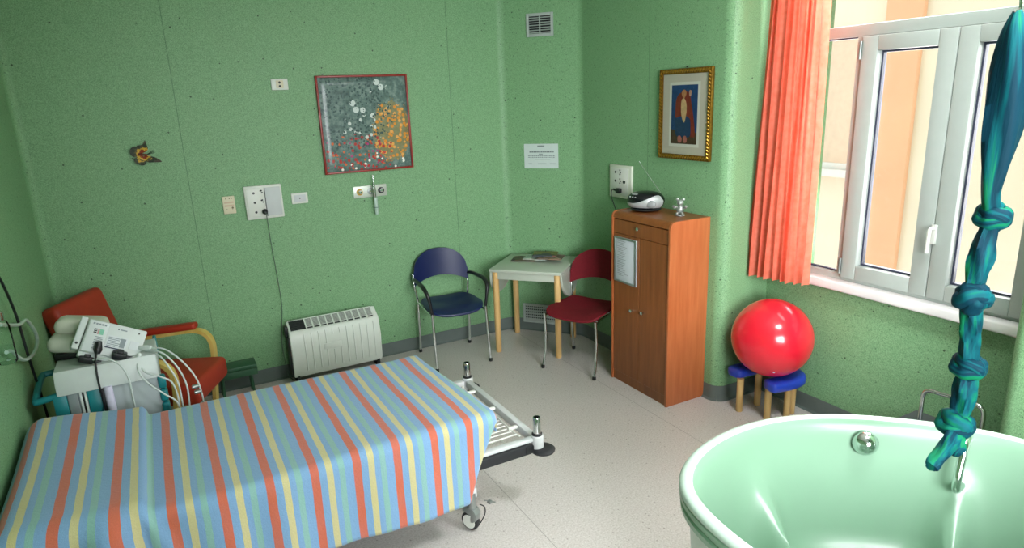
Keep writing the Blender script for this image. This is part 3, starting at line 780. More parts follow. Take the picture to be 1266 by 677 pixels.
b = B(); b.tube(spline([(2.50 - tcx, 1.13 - tcy, .715), (2.45 - tcx, 1.115 - tcy, .735), (2.41 - tcx, 1.103 - tcy, .715), (2.375 - tcx, 1.093 - tcy, .64), (2.36 - tcx, 1.088 - tcy, .595), (2.37 - tcx, 1.09 - tcy, .565), (2.46 - tcx, 1.11 - tcy, .555)], 8), .0145, 14); obj('grab_rail', b, CHROME, tub)

# dark step with a chrome handrail between tub and window
st = thing('step_stool', 'dark grey step with chrome handrail between the tub and the window', 'step', (3.13, 1.60, 0))
STEPM = pm('dark_grey_rubber_step', '#565c5e', .6, var=.06)
b = B(); b.box(-.25, .262, -.22, .21, .262, .295, .006); obj('tread', b, STEPM, st)
b = B()
for x in (-.21, .22):
    for y in (-.18, .17): b.tube([(x, y, 0), (x, y, .262)], .016, 12)
b.box(-.21, .22, -.19, -.17, .20, .262); b.box(-.21, .22, .16, .18, .20, .262); b.box(-.22, -.20, -.18, .17, .20, .262); b.box(.21, .23, -.18, .17, .20, .262)
obj('frame', b, STEEL, st)
b = B(); b.tube(spline([(.07, .085, .29), (.07, .085, .40), (.07, .083, .485), (.07, .058, .515), (.07, 0, .52), (.07, -.12, .53), (.07, -.165, .527), (.07, -.19, .50), (.07, -.192, .42), (.07, -.192, .29)], 7), .0105, 12); obj('handrail', b, CHROME, st)

# ------------------------------------------------------------------ birthing stool and exercise ball
BLS = pm('royal_blue_vinyl', '#1c3cb4', .3, var=.05, coat=.3)
bcx, bcy, bcz, br = 3.165, 2.585, .512, .2405
sl = thing('birthing_stool', 'horseshoe stool with blue padded seat and beech legs under the red ball', 'stool', (3.17, 2.60, 0), math.radians(-9))
path2 = spline([(-.165, .135, 0), (-.06, .150, 0), (.06, .148, 0), (.145, .09, 0), (.165, 0, 0), (.145, -.085, 0), (.06, -.118, 0), (-.03, -.118, 0), (-.10, -.114, 0)], 7)
rows = []
for i, p in enumerate(path2):
    a, c = path2[max(i - 1, 0)], path2[min(i + 1, len(path2) - 1)]; t = (c - a).normalized(); n = Vector((t.y, -t.x, 0)); row = []
    e = min(1, min(i, len(path2) - 1 - i) / 3); e = math.sqrt(1 - (1 - e) ** 2) if e < 1 else 1
    for k in range(20):
        aa = 2 * PI * k / 20; cx, cy = math.cos(aa), math.sin(aa)
        px = .058 * max(e, .25) * (abs(cx) ** .6) * (1 if cx > 0 else -1); pz = .034 * max(e, .45) * (abs(cy) ** .6) * (1 if cy > 0 else -1)
        row.append((p.x + n.x * px, p.y + n.y * px, .245 + pz))
    rows.append(row)
b = B(); b.grid(rows, wrap_v=True, cap=True); obj('seat', b, BLS, sl, 60)
for x, y in ((-.137, .082), (.022, .105), (-.055, -.078), (.083, -.093), (.138, -.072)):
    b = B(); b.lathe([(.0185, 0), (.021, .004), (.021, .225)], (x, y, 0), 18); obj('leg', b, BEECH, sl)
t = NT('glossy_red_vinyl'); v = t.obj(); n = t.noise(3, 2, .5, v)
t.link(t.ramp(n, [(.3, hx('#dd1a30')), (.7, hx('#e62438'))]), t.b.inputs['Base Color']); t.b.inputs['Roughness'].default_value = .22; t.b.inputs['Coat Weight'].default_value = .4
wv = t.node('ShaderNodeTexWave', wave_type='BANDS', bands_direction='Z'); wv.inputs['Scale'].default_value = 6; wv.inputs['Distortion'].default_value = .3; t.link(v, wv.inputs['Vector'])
t.bump(wv.outputs['Fac'], .05, .003); REDB = t.m
ex = thing('exercise_ball', 'shiny red exercise ball resting on the blue horseshoe stool', 'exercise ball', (bcx, bcy, bcz))
b = B(); b.ball((0, 0, 0), br, 64, 40); obj('ball', b, REDB, ex, 80)
b = B(); vd = Vector((-.62, -.66, -.72)).normalized() * (br - .001); b.lathe([(.002, .003), (.006, .003), (.007, 0), (.004, -.004)][::-1], (0, 0, 0), 14); vp_ = obj('valve_plug', b, WHITE, ex, 35, tuple(vd)); vp_.rotation_euler = vd.to_track_quat('Z', 'Y').to_euler()

# ------------------------------------------------------------------ knotted sling hanging from the ceiling
rp = thing('knotted_sling', 'knotted teal and green cloth sling hanging from a hook above the tub', 'cloth sling', (2.10, 1.0, .85))
def RL(x, y, z): return (x - 2.10, y - 1.0, z - .85)
def uvtube(name, pts, rs, parent, seg=20, lob=5, amp=.16, tw=1.2):
    P = [Vector(p) for p in pts]; b = B()
    ph = random.random() * 6
    f = lambda a, t: 1 + amp * math.sin(lob * a + tw * 6 * t + ph) + .5 * amp * math.sin((lob * 2 + 1) * a - tw * 4 * t + ph)
    b.tube(P, rs, seg, lobes=f)
    o = obj(name, b, SLING, parent, 70)
    ul = o.data.uv_layers.new(name='wrap'); n = len(P); off = random.random() * 9
    for lp in o.data.loops:
        vi = lp.vertex_index; i, k = divmod(vi, seg); a = 2 * PI * k / seg
        ul.data[lp.index].uv = (i / n * .8 + off, .5 + .22 * math.sin(a) + off)
    return o
def seg_(name, ctrl, n=7, **kw):
    P = spline([c[:3] for c in ctrl], n); R = spline([(c[3], 0, 0) for c in ctrl], n)
    return uvtube(name, [RL(*p) for p in P], [q.x for q in R], rp, **kw)
seg_('cloth_length', [(2.098, 1.0, 2.172, .010), (2.102, 1.0, 2.12, .028), (2.112, 1.0, 2.03, .043), (2.115, 1.0, 1.93, .047), (2.112, 1.0, 1.84, .044), (2.108, 1.0, 1.75, .034), (2.105, 1.0, 1.68, .023), (2.12, 1.0, 1.63, .022)], lob=4, amp=.12)
seg_('cloth_length', [(2.135, 1.0, 1.60, .022), (2.115, 1.0, 1.54, .027), (2.105, 1.0, 1.49, .030), (2.098, 1.0, 1.44, .026), (2.092, 1.0, 1.39, .024)], lob=4)
seg_('cloth_length', [(2.090, 1.0, 1.36, .026), (2.100, 1.0, 1.31, .026), (2.110, 1.0, 1.26, .028), (2.118, 1.0, 1.21, .026), (2.124, 1.0, 1.15, .024)], lob=4)
seg_('cloth_length', [(2.132, 1.0, 1.12, .026), (2.132, 1.0, 1.07, .030), (2.130, 1.0, 1.02, .030), (2.122, 1.0, .97, .026), (2.112, 1.0, .945, .024)], lob=4)
def knot(x, y, z, R, r, tilt, roll):
    kp = None
    m = Matrix.Translation(Vector(RL(x, y, z))) @ Matrix.Rotation(roll, 4, 'Y') @ Matrix.Rotation(tilt, 4, 'X')
    for j, (dz, ra_, tl) in enumerate(((0, 1, .0), (.010, .88, .7), (-.012, .80, -.6))):
        mm = m @ Matrix.Rotation(tl, 4, 'Y') @ Matrix.Rotation(tl * .6, 4, 'X')
        pts = [mm @ Vector((R * ra_ * math.cos(a), R * ra_ * math.sin(a), dz + .006 * math.sin(2 * a))) for a in [2 * PI * k / 26 for k in range(27)]]
        rs = [r * (1.1 + .10 * math.sin(3 * k * .5 + j * 2)) for k in range(27)]
        o = uvtube('knot', pts, rs, kp or rp, seg=16, lob=4, amp=.035); kp = kp or o
        if o is not kp: o.name = 'knot_fold'
    b = B(); b.ball(tuple(m @ Vector((0, 0, 0))), (R * .9, R * .9, r * 1.4), 14, 8); o = obj('knot_core', b, SLING, kp); u = o.data.uv_layers.new(name='wrap')
knot(2.136, 1.0, 1.607, .024, .023, .35, -.55)
knot(2.092, 1.0, 1.366, .026, .025, -.3, .15)
knot(2.130, 1.0, 1.135, .027, .022, .3, -.45)
knot(2.105, 1.0, .945, .030, .023, .25, -.35)
seg_('cloth_tail', [(2.085, .99, .93, .020), (2.05, .98, .915, .024), (2.01, .975, .892, .021), (1.965, .97, .876, .021), (1.935, .968, .862, .018)], lob=3)
seg_('cloth_tail', [(2.09, .985, .925, .020), (2.075, .975, .905, .024), (2.06, .97, .885, .024), (2.045, .965, .875, .014)], lob=3)
hk = thing('ceiling_hook', 'metal hook and thin cord holding the sling above the tub', 'hook', (2.098, 1.0, 3.0))
b = B(); b.tube([(0, 0, -.012), (0, 0, -.79)], .005, 8); obj('cord', b, STEEL, hk)
b = B(); b.tube(spline([(0, 0, -.78), (.010, 0, -.80), (.013, 0, -.825), (0, 0, -.842), (-.012, 0, -.828)], 6), .0042, 8); obj('hook', b, CHROME, hk)
b = B(); b.lathe([(.03, -.012), (.03, 0)], (0, 0, 0), 20); obj('mounting_plate', b, STEEL, hk)

# ------------------------------------------------------------------ red armchair in the left corner
ARM_R = pm('brick_red_upholstery', '#a8301a', .55, var=.05)
YEL = wood_mat('pale_yellow_bentwood', '#cfae55', '#e3cb7c', (6, 6, 2), .35)
dv, lv = Vector((.894, -.447, 0)), Vector((.447, .894, 0))
d0, l0 = -2.12, 3.875
pz = dv * d0 + lv * l0
ac = thing('armchair', 'red upholstered armchair with pale bentwood arms in the left corner', 'armchair', (pz.x, pz.y, 0), math.atan2(-.447, .894))
# local x = facing (d), y = lateral (l)
b = B(); b.box(-.26, .32, -.235, .235, .285, .425, .032, 4); obj('seat_cushion', b, ARM_R, ac, 50)
b = B(); b.M = Matrix.Translation((-.27, 0, .40)) @ Matrix.Rotation(math.radians(-15), 4, 'Y'); b.box(-.09, .02, -.235, .235, -.04, .555, .035, 4); obj('backrest', b, ARM_R, ac, 50)
for s in (-1, 1):
    y0 = s * .275
    rows = []
    P = spline([(.175, y0, 0.0), (.195, y0, .20), (.222, y0, .42), (.216, y0, .52), (.175, y0, .575), (.10, y0, .592), (-.05, y0, .578), (-.22, y0, .56), (-.33, y0, .555)], 7)
    for i, p in enumerate(P):
        a, c = P[max(i - 1, 0)], P[min(i + 1, len(P) - 1)]; t = (c - a).normalized(); n = Vector((-t.z, 0, t.x))
        hw, hh = .024, .012
        rows.append([p + n * hh + Vector((0, hw, 0)), p + n * hh - Vector((0, hw, 0)), p - n * hh - Vector((0, hw, 0)), p - n * hh + Vector((0, hw, 0))])
    b = B(); b.grid(rows, wrap_v=True, cap=True)
    b.tube([(-.36, y0, .0), (-.33, y0, .30), (-.325, y0, .555)], .019, 12)
    b.box(-.34, .20, y0 - .012, y0 + .012, .16, .20, .004)
    fr_ = obj('side_frame', b, YEL, ac, 40)
    b = B(); b.M = Matrix.Translation((-.06, y0, .598)) @ Matrix.Rotation(math.radians(-5.5), 4, 'Y'); b.box(-.25, .20, -.036, .036, -.012, .030, .016, 3); obj('arm_pad', b, ARM_R, ac, 50)
b = B()
for x in (-.2, .17): b.box(x, x + .04, -.264, .264, .245, .284, .004)
obj('seat_rail', b, YEL, ac)
# low green bench between armchair and heater
GRB = pm('dark_green_paint', '#2f5a40', .4, var=.06)
gb = thing('low_bench', 'low dark green bench against the wall between armchair and heater', 'bench', (.285, 4.79, 0))
b = B(); b.box(-.13, .14, -.075, .075, .205, .232, .006); b.box(-.13, .14, -.078, -.060, .155, .203, .004); obj('bench_top', b, GRB, gb)
for sx in (-.10, .10):
    b = B(); b.tube([(sx, -.055, 0), (sx * .92, -.04, .20)], .010, 10); obj('leg', b, GRB, gb)
    b = B(); b.tube([(sx, .055, 0), (sx * .92, .04, .20)], .010, 10); obj('leg', b, GRB, gb)

# ------------------------------------------------------------------ electric convector heater
HTR = pm('cream_white_enamel', '#dce3da', .35, var=.02)
HTD = pm('dark_grille_paint', '#2b2f30', .5)
ht = thing('heater', 'cream electric convector heater standing against the wall', 'heater', (1.005, 4.785, 0), math.radians(0))
hx0, hx1 = -.335, .335
prof = [(-.055, .055), (-.072, .09), (-.074, .27), (-.068, .36), (-.050, .405), (.045, .462), (.060, .455), (.060, .06)]
b = B(); b.prism(prof, lambda u, v, d: (d, u, v), hx0, hx1, .010, 3)
obj('casing', b, HTR, ht, 40)
def face_pt(x, t, off=.0015):   # along the front, t 0 bottom..1 top
    pp = [(-.0725, .10), (-.074, .18), (-.0745, .27), (-.068, .355), (-.060, .382)]
    f = t * (len(pp) - 1); i = min(int(f), len(pp) - 2); k = f - i
    return (x, pp[i][0] + (pp[i + 1][0] - pp[i][0]) * k - off, pp[i][1] + (pp[i + 1][1] - pp[i][1]) * k)
b = B()
for k in range(11):
    x = hx0 + .10 + k * .052
    rng = [(0, 1)] if k not in (4, 5) else [(0, .38), (.72, 1)]
    for t0, t1 in rng: b.tube([face_pt(x, t0 + (t1 - t0) * q / 8) for q in range(9)], .0045, 8)
b.box(-.10, .03, -.0795, -.072, .235, .28, .004)
obj('pressed_ribs', b, HTR, ht)
nT = Vector((0, -.057, .095)).normalized()
b = B()
def top_pt(x, t, off): return Vector((x, -.050 + .095 * t, .405 + .057 * t)) + Vector((0, -.057, .095)).normalized() * off
def slab(b, x0, x1, t0, t1, o0, o1):
    v = [tuple(top_pt(x, t, o)) for x in (x0, x1) for t in (t0, t1) for o in (o0, o1)]
    b._new(v, [(0, 1, 3, 2), (4, 6, 7, 5), (0, 4, 5, 1), (2, 3, 7, 6), (0, 2, 6, 4), (1, 5, 7, 3)])
slab(b, hx0 + .02, hx1 - .04, .06, .94, .0005, .002); obj('grille_recess', b, HTD, ht, 0)
b = B()
slab(b, hx0 + .015, hx1 - .03, .92, 1.0, .001, .006); slab(b, hx0 + .015, hx1 - .03, .0, .05, .001, .006); slab(b, hx0 + .13, hx1 - .03, .20, .25, .001, .006)
for k in range(10): x = hx0 + .13 + k * .0505; slab(b, x - .005, x + .005, 0, 1, .001, .007)
for k in range(7): t_ = .32 + .085 * k; slab(b, hx0 + .13, hx1 - .035, t_, t_ + .022, .001, .005)
obj('grille', b, HTR, ht, 0)
b = B(); slab(b, hx0 + .018, hx0 + .128, .05, .95, .001, .006)
for k in range(6): t_ = .12 + .13 * k; slab(b, hx0 + .025, hx0 + .12, t_, t_ + .05, .006, .010)
obj('control_grille', b, HTD, ht, 0)
b = B(); b.box(hx0 - .022, hx0 + .004, -.02, .045, .36, .44, .006); b.box(hx0 - .012, hx0 + .004, -.055, .05, .08, .36, .003); sw = obj('switch_box', b, BLACK, ht)
for x in (hx0 + .03, hx1 - .03):
    b = B(); b.box(x - .014, x + .014, -.10, .085, 0, .018, .005); b.box(x - .010, x + .010, -.06, -.03, .015, .065, .003); b.box(x - .010, x + .010, .02, .05, .015, .065, .003); obj('foot', b, RUBBER, ht)

# ------------------------------------------------------------------ things on the back wall
def wall_thing(name, label, cat, x, z, group=None): return thing(name, label, cat, (x, YB - .0005, z), 0, group)
def hole(par, x, z, r=.007, y=-.0125, name='socket_hole', mat=None):
    b = B(); b.lathe([(r, 0), (r, .003)], (x, y, z), 14, 'Y'); return obj(name, b, mat or BLACK, par)
def plate(par, w, h, mat=WHITE, d=.012, bev=.004, name='plate', x=0, z=0):
    b = B(); b.box(x - w / 2, x + w / 2, -d, 0, z - h / 2, z + h / 2, bev); return obj(name, b, mat, par)
p = wall_thing('wall_socket', 'small white wall socket with two holes high left of the flower picture', 'wall socket', .852, 2.139)
plate(p, .112, .075); plate(p, .05, .05, IVORY, .014, .002, 'socket_insert')
for z in (.012, -.012): hole(p, .0, z, .008, -.0155)
p = wall_thing('switch_plate', 'cream switch plate on the wall left of the large white socket box', 'switch', .417, 1.348)
plate(p, .080, .122, IVORY); 
for x, z in ((-.018, .045), (.006, .045), (.02, .045), (.02, -.02), (-.018, -.03), (.018, -.035)): hole(p, x, z, .0035 if (x, z) != (.02, -.02) else .007, -.0135, 'switch_mark', pm('brown_mark', '#7a6a50', .6))
for z in (.018, -.004): 
    b = B(); b.box(-.03, .03, -.0135, -.012, z - .006, z + .006); obj('rocker', b, pm('pinkish_plastic', '#cdb59a', .5), p)
p = wall_thing('socket_box', 'large white socket box on the back wall with a black plug in it', 'socket box', .647, 1.346)
plate(p, .252, .235, WHITE, .022, .006); plate(p, .105, .20, pm('grey_white_cover', '#c3c8c8', .5, var=.02), .028, .004, 'cover', .062, 0); plate(p, .12, .20, WHITE, .026, .004, 'socket_insert', -.055, 0)
for k, z in enumerate((.068, .002, -.066)):
    hole(p, -.065 + .001 * k, z, .0085, -.0285)
    for dx, dz in ((-.018, .016), (-.008, .004), (-.012, .018)):
        if k < 2: hole(p, .0 + dx, z + dz - .004, .0055, -.0285)
b = B(); b.box(.008, .012, -.030, -.02, -.10, .10); obj('cover_gap', b, HTD, p)
p2 = thing('plug', 'round black plug in the bottom row of the white socket box', 'plug', (.640, YB - .028, 1.280))
b = B(); b.lathe([(.018, 0), (.020, -.006), (.018, -.022), (.010, -.030), (.006, -.034)], (0, 0, 0), 18, 'Y'); obj('plug_body', b, BLACK, p2)
b = B(); P = spline([(0, -.030, 0), (.004, -.036, -.02), (.006, -.030, -.06), (.012, -.020, -.25), (.024, -.014, -.52), (.026, -.014, -.72), (-.005, -.016, -.95), (-.005, -.03, -1.13), (.01, -.06, -1.245), (.06, -.10, -1.274), (.13, -.14, -1.274), (.21, -.18, -1.274)], 6); b.tube(P, .0028, 7); obj('power_cord', b, pm('grey_green_cord', '#55685a', .5), p2)
p = wall_thing('wall_plate', 'small white wall plate just right of the large socket box', 'wall plate', .893, 1.346)
plate(p, .115, .077); plate(p, .085, .05, pm('grey_white_insert', '#c4c9cb', .5), .0135, .002, 'insert'); hole(p, 0, .0, .005, -.015)
# medical gas outlet
GASP = pm('pale_metal_plate', '#c4ccc0', .4, .3)
p = wall_thing('gas_outlet_panel', 'medical gas outlet plate with three valves under the flower picture', 'gas outlet', 1.415, 1.345)
plate(p, .258, .088, GASP, .016, .003)
for x, cm_ in ((-.083, pm('yellow_ring', '#c9a436', .4)), (0, STEEL), (.083, BLACK)):
    b = B(); b.lathe([(.024, 0), (.024, -.008), (.018, -.010), (.017, -.004)], (x, -.016, 0), 24, 'Y'); v_ = obj('valve', b, cm_, p)
    b = B(); b.lathe([(.014, 0), (.014, -.010), (.008, -.012), (.006, -.008)], (x + .004, -.017, 0), 18, 'Y'); obj('valve_core', b, CHROME, v_)
fm = thing('flowmeter', 'clear oxygen flowmeter tube hanging from the middle gas valve', 'flowmeter', (1.435, YB - .05, 1.345))
CLEAR = glass_mat('clear_plastic_tube', (.95, .98, .96, 1), 1.2)
b = B(); b.tube([(-.018, .032, 0), (.0, .005, 0)], .010, 12); b.lathe([(.004, .115), (.005, .06), (.012, .05), (.014, .02), (.014, -.03), (.010, -.045)], (0, 0, 0), 16); obj('flow_valve', b, CHROME, fm)
b = B(); b.ball((0, 0, .118), (.007, .007, .007), 12, 8); obj('float_knob', b, WHITE, fm)
b = B(); b.lathe([(.013, -.045), (.015, -.05), (.014, -.16), (.012, -.175)], (.006, 0, 0), 18); obj('tube', b, pm('frosted_clear_tube', '#b4cabd', .15, var=.1), fm)
b = B(); b.lathe([(.0165, -.118), (.0165, -.124)], (.006, 0, 0), 18); b.tube([(.006, 0, -.05), (.006, 0, -.17)], .005, 8); obj('tube_ring', b, pm('grey_green_metal', '#6d8378', .4, .3), fm)

# framed flower picture under crinkled plastic
def flower_mat():
    t = NT('flower_meadow_print'); v = t.obj(); s = t.sep(v); x, z = s[0], s[2]
    n1 = t.noise(24, 5, .7, v); n2 = t.noise(5, 3, .6, v)
    c = t.ramp(n1, [(.32, hx('#2f4644')), (.5, hx('#55706a')), (.68, hx('#869a92'))])
    c = t.mix(t.math('MULTIPLY', n2, .45), c, hx('#6f837c'))
    def dots(scale, r, pick, col, c, mask=None, seed=0):
        mp = t.node('ShaderNodeMapping'); mp.inputs['Location'].default_value = (seed, seed * .37, seed * .61); mp.inputs['Scale'].default_value = (1, .0, 1); t.link(v, mp.inputs['Vector'])
        vo = t.node('ShaderNodeTexVoronoi'); vo.inputs['Scale'].default_value = scale; t.link(mp.outputs[0], vo.inputs['Vector'])
        f = t.math('MULTIPLY', t.math('LESS_THAN', vo.outputs['Distance'], r), t.math('GREATER_THAN', t.sep(vo.outputs['Color'])[0], pick))
        if mask is not None: f = t.math('MULTIPLY', f, mask)
        return t.mix(f, c, hx(col))
    def blob(cx, cz, rx, rz):
        a = t.math('DIVIDE', t.math('SUBTRACT', x, cx), rx); b_ = t.math('DIVIDE', t.math('SUBTRACT', z, cz), rz)
        d = t.math('SQRT', t.math('ADD', t.math('MULTIPLY', a, a), t.math('MULTIPLY', b_, b_)))
        return t.math('MULTIPLY', t.math('LESS_THAN', t.math('ADD', d, t.math('MULTIPLY', t.math('SUBTRACT', n1, .5), .9)), 1.0), 1.0)
    right = blob(.19, -.06, .15, .22); low = blob(-.07, -.20, .27, .13); top = blob(.0, .19, .18, .19); base = blob(0, -.30, .36, .09)
    c = t.mix(t.math('MULTIPLY', right, .55), c, hx('#9a8a48'))
    c = dots(34, .42, .25, '#d98e34', c, right, 3); c = dots(30, .36, .4, '#e2a558', c, right, 7)
    c = dots(34, .40, .35, '#b03a34', c, low, 1); c = dots(34, .34, .5, '#d4693a', c, low, 5); c = dots(30, .26, .75, '#a8417a', c, low, 9)
    c = dots(15, .34, .5, '#cfd8d4', c, top, 2); c = dots(26, .34, .5, '#c8d0cc', c, blob(-.02, -.03, .2, .09), 12); c = dots(50, .4, .3, '#3a5250', c, blob(-.1, .1, .3, .28), 6); c = dots(30, .3, .7, '#f0efe4', c, base, 4); c = dots(32, .3, .7, '#c23b40', c, base, 8)
    t.link(c, t.b.inputs['Base Color']); t.b.inputs['Roughness'].default_value = .3; t.b.inputs['Specular IOR Level'].default_value = .3
    t.b.inputs['Coat Weight'].default_value = .12; t.b.inputs['Coat Roughness'].default_value = .12
    n3 = t.noise(3.2, 1, .4, v); t.bump(n3, .35, .05)
    return t.m
REDF = pm('red_frame_lacquer', '#8e2216', .35, var=.08)
p = wall_thing('framed_picture', 'thin red frame with a dark flower meadow print on the back wall', 'picture', 1.4325, 1.843)
b = B(); ring(b, 0, 0, 0, 0, 0, 0, 0, 0, 0, 0) if False else None
for (x0, x1, z0, z1) in ((-.34, -.326, -.347, .347), (.326, .34, -.347, .347), (-.326, .326, -.347, -.333), (-.326, .326, .333, .347)): b.box(x0, x1, -.03, 0, z0, z1, .003)
obj('frame', b, REDF, p)
b = B(); rows = []
for i in range(33):
    row = []
    for j in range(33):
        u, w_ = -.327 + .654 * i / 32, -.334 + .668 * j / 32
        e = min(1, (1 - abs(u) / .327) / .12) * 1.0; f_ = min(1, (1 - abs(w_) / .334) / .12)
        row.append((u, -.016 - .010 * sstep(0, 1, e) * sstep(0, 1, f_), w_))
    rows.append(row)
rows2 = [[(x, -.004, z) for (x, y, z) in r] for r in rows]
b.grid(rows); b.box(-.327, .327, -.006, -.002, -.334, .334); obj('print', b, flower_mat(), p, 60)
for x in (-.28, .27):
    b = B(); b.tube([(x, -.006, .345), (x, -.006, .356), (x + .006, -.006, .360)], .003, 8); obj('hanger', b, STEEL, p)

# dried butterfly decoration
bf = wall_thing('butterfly_ornament', 'small brown and yellow butterfly ornament on the back wall', 'ornament', -.045, 1.727)
def wing_mat():
    t = NT('butterfly_wing'); v = t.obj(); n = t.noise(45, 3, .6, v)
    gr = t.node('ShaderNodeVectorMath', operation='LENGTH'); t.link(v, gr.inputs[0])
    d = t.math('ADD', gr.outputs['Value'], t.math('MULTIPLY', t.math('SUBTRACT', n, .5), .085))
    c = t.ramp(d, [(0, hx('#8c3414')), (.026, hx('#c9a02c')), (.040, hx('#4c4a26')), (.052, hx('#23301c')), (.075, hx('#4c4438'))], 'CONSTANT')
    t.link(c, t.b.inputs['Base Color']); t.b.inputs['Roughness'].default_value = .6; return t.m
WING = wing_mat()
wings = [[(.0, .01), (.03, .03), (.028, .06), (.022, .088), (.004, .062), (-.03, .055), (-.02, .02)], [(-.005, .012), (-.03, .05), (-.062, .045), (-.072, .01), (-.055, -.012), (-.02, -.004)],
         [(.006, -.008), (.04, -.014), (.07, -.026), (.098, -.052), (.05, -.052), (.018, -.050), (.0, -.03)], [(-.004, -.008), (.012, -.05), (-.012, -.068), (-.045, -.055), (-.058, -.030), (-.03, -.008)]]
for wv_ in wings:
    P = spline([(u, 0, v) for u, v in wv_], 5, True)
    b = B(); k = len(P)
    cxw, czw = sum(q.x for q in P) / k, sum(q.z for q in P) / k
    fr_r = [(q.x, -.004 - .25 * math.hypot(q.x, q.z), q.z) for q in P]; bk = [(q.x, -.001 - .25 * math.hypot(q.x, q.z), q.z) for q in P]
    cf = [(cxw + (q.x - cxw) * .3, -.006 - .25 * math.hypot(cxw, czw), czw + (q.z - czw) * .3) for q in P]
    b.grid([cf, fr_r, bk], wrap_v=True, cap=True); obj('wing', b, WING, bf, 40)
b = B(); b.tube([(-.03, -.010, .006), (0, -.014, 0), (.022, -.012, -.004)], [.004, .007, .005], 10); obj('body', b, pm('butterfly_body', '#5e2a12', .6), bf)
for e in ((.06, .024), (.066, .008), (.062, .016)):
    b = B(); b.tube([(.02, -.012, -.002), (e[0], -.022, e[1])], .0012, 6); obj('antenna', b, BLACK, bf)

# ------------------------------------------------------------------ things on the corner wall
cd = Vector((.424, -.51, 0)).normalized(); cn = Vector((.769, .64, 0)).normalized()
crz = math.atan2(cd.y, cd.x)
def corner_thing(name, label, cat, x, y, z):
    p = Vector((x, y, 0)); o = Vector((2.594, YB, 0)); q = o + cd * (p - o).dot(cd); q -= cn * .0006
    return thing(name, label, cat, (q.x, q.y, z), crz)
VENT = pm('grey_vent_plastic', '#a9b3ae', .45, var=.03)
def vent(label, x, y, z, w, h, cols, rows_, mesh):
    p = corner_thing('ventilation_grille', label, 'vent', x, y, z)
    b = B()
    bw = .022
    for (x0, x1, z0, z1) in ((-w / 2, -w / 2 + bw, -h / 2, h / 2), (w / 2 - bw, w / 2, -h / 2, h / 2), (-w / 2 + bw, w / 2 - bw, -h / 2, -h / 2 + bw), (-w / 2 + bw, w / 2 - bw, h / 2 - bw, h / 2)): b.box(x0, x1, -.014, 0, z0, z1, .003)
    for k in range(1, cols): xx = -w / 2 + bw + (w - 2 * bw) * k / cols; b.box(xx - .004, xx + .004, -.012, 0, -h / 2 + bw, h / 2 - bw)
    obj('frame', b, VENT, p)
    b = B(); b.box(-w / 2 + bw, w / 2 - bw, -.0025, -.0005, -h / 2 + bw, h / 2 - bw); obj('backing', b, BLACK, p)
    for k in range(rows_):
        zz_ = -h / 2 + bw + (h - 2 * bw) * (k + .5) / rows_; b = B(); th_ = (h - 2 * bw) / rows_
        b._new([(-w / 2 + bw, -.010, zz_ - th_ * .30), (w / 2 - bw, -.010, zz_ - th_ * .30), (w / 2 - bw, -.003, zz_ + th_ * .12), (-w / 2 + bw, -.003, zz_ + th_ * .12), (-w / 2 + bw, -.012, zz_ - th_ * .38), (w / 2 - bw, -.012, zz_ - th_ * .38), (w / 2 - bw, -.006, zz_ + th_ * .05), (-w / 2 + bw, -.006, zz_ + th_ * .05)], [(0, 1, 2, 3), (4, 5, 6, 7), (0, 1, 5, 4), (2, 3, 7, 6), (0, 3, 7, 4), (1, 2, 6, 5)])
        obj('slat', b, VENT, p, 0)
    if mesh:
        b = B()
        for k in range(1, 16): xx = -w / 2 + bw + (w - 2 * bw) * k / 16; b.box(xx - .002, xx + .002, -.009, -.002, -h / 2 + bw, h / 2 - bw)
        obj('grid_bars', b, VENT, p, 0)
vent('grey ventilation grille with slats high on the corner wall', 2.804, 4.648, 2.527, .222, .172, 2, 7, False)
vent('grey ventilation grille low on the corner wall behind the table', 2.775, 4.69, .158, .335, .172, 1, 5, True)
pp = corner_thing('paper_notice', 'white paper notice taped to the corner wall under the upper vent', 'notice', 2.793, 4.662, 1.518)
b = B(); b.box(-.147, .147, -.0022, 0, -.099, .099); obj('sheet', b, pm('white_paper', '#c3d0cc', .7, var=.02), pp, 0)
b = B()
def line(x0, x1, z, h): b.box(x0, x1, -.003, -.002, z - h / 2, z + h / 2)
line(-.03, .03, .082, .008)
for x0 in [-.100 + .0125 * k for k in range(17)]: line(x0, x0 + .0095, .036, .014)
line(-.02, .015, .017, .005)
for z in (.003, -.009):
    for x0 in [-.112 + .0165 * k for k in range(14)]: line(x0, x0 + .0135, z, .005)
line(-.10, -.06, -.023, .004); line(-.055, .08, -.025, .005); line(.085, .11, -.023, .004)
line(-.112, -.08, -.062, .006); line(-.03, .045, -.062, .006); line(.075, .128, -.062, .006)
obj('printed_lines', b, pm('notice_ink', '#6d7a7a', .7), pp, 0)

# ------------------------------------------------------------------ things on the right wall: local frame, u along -Y of the room
def right_thing(name, label, cat, y, z, off=.0006): return thing(name, label, cat, (XR - off, y, z), -PI / 2)   # local x -> -Y, local -y -> -X
p = right_thing('wall_socket', 'white upright socket panel on the wall behind the radio', 'wall socket', 3.880, 1.363)
plate(p, .258, .240, pm('off_white_panel', '#cfd4c4', .45, var=.02), .02, .004)
plate(p, .20, .20, WHITE, .023, .003, 'socket_insert', -.005)
for z in (.068, .004):
    hole(p, -.05, z, .009, -.026)
    for dx, dz in ((.002, .016), (.008, .0), (.002, -.014)): hole(p, .0 + dx, z + dz, .006, -.026)
hole(p, .052, .002, .013, -.026)
pg = thing('plug', 'black plug in the bottom row of the socket panel behind the radio', 'plug', (XR - .026, 3.872, 1.300), -PI / 2)
b = B(); b.box(-.022, .022, -.03, .0, -.018, .018, .006); b.tube([(-.02, -.018, 0), (-.052, -.024, .006)], [.010, .006], 10); obj('plug_body', b, BLACK, pg)
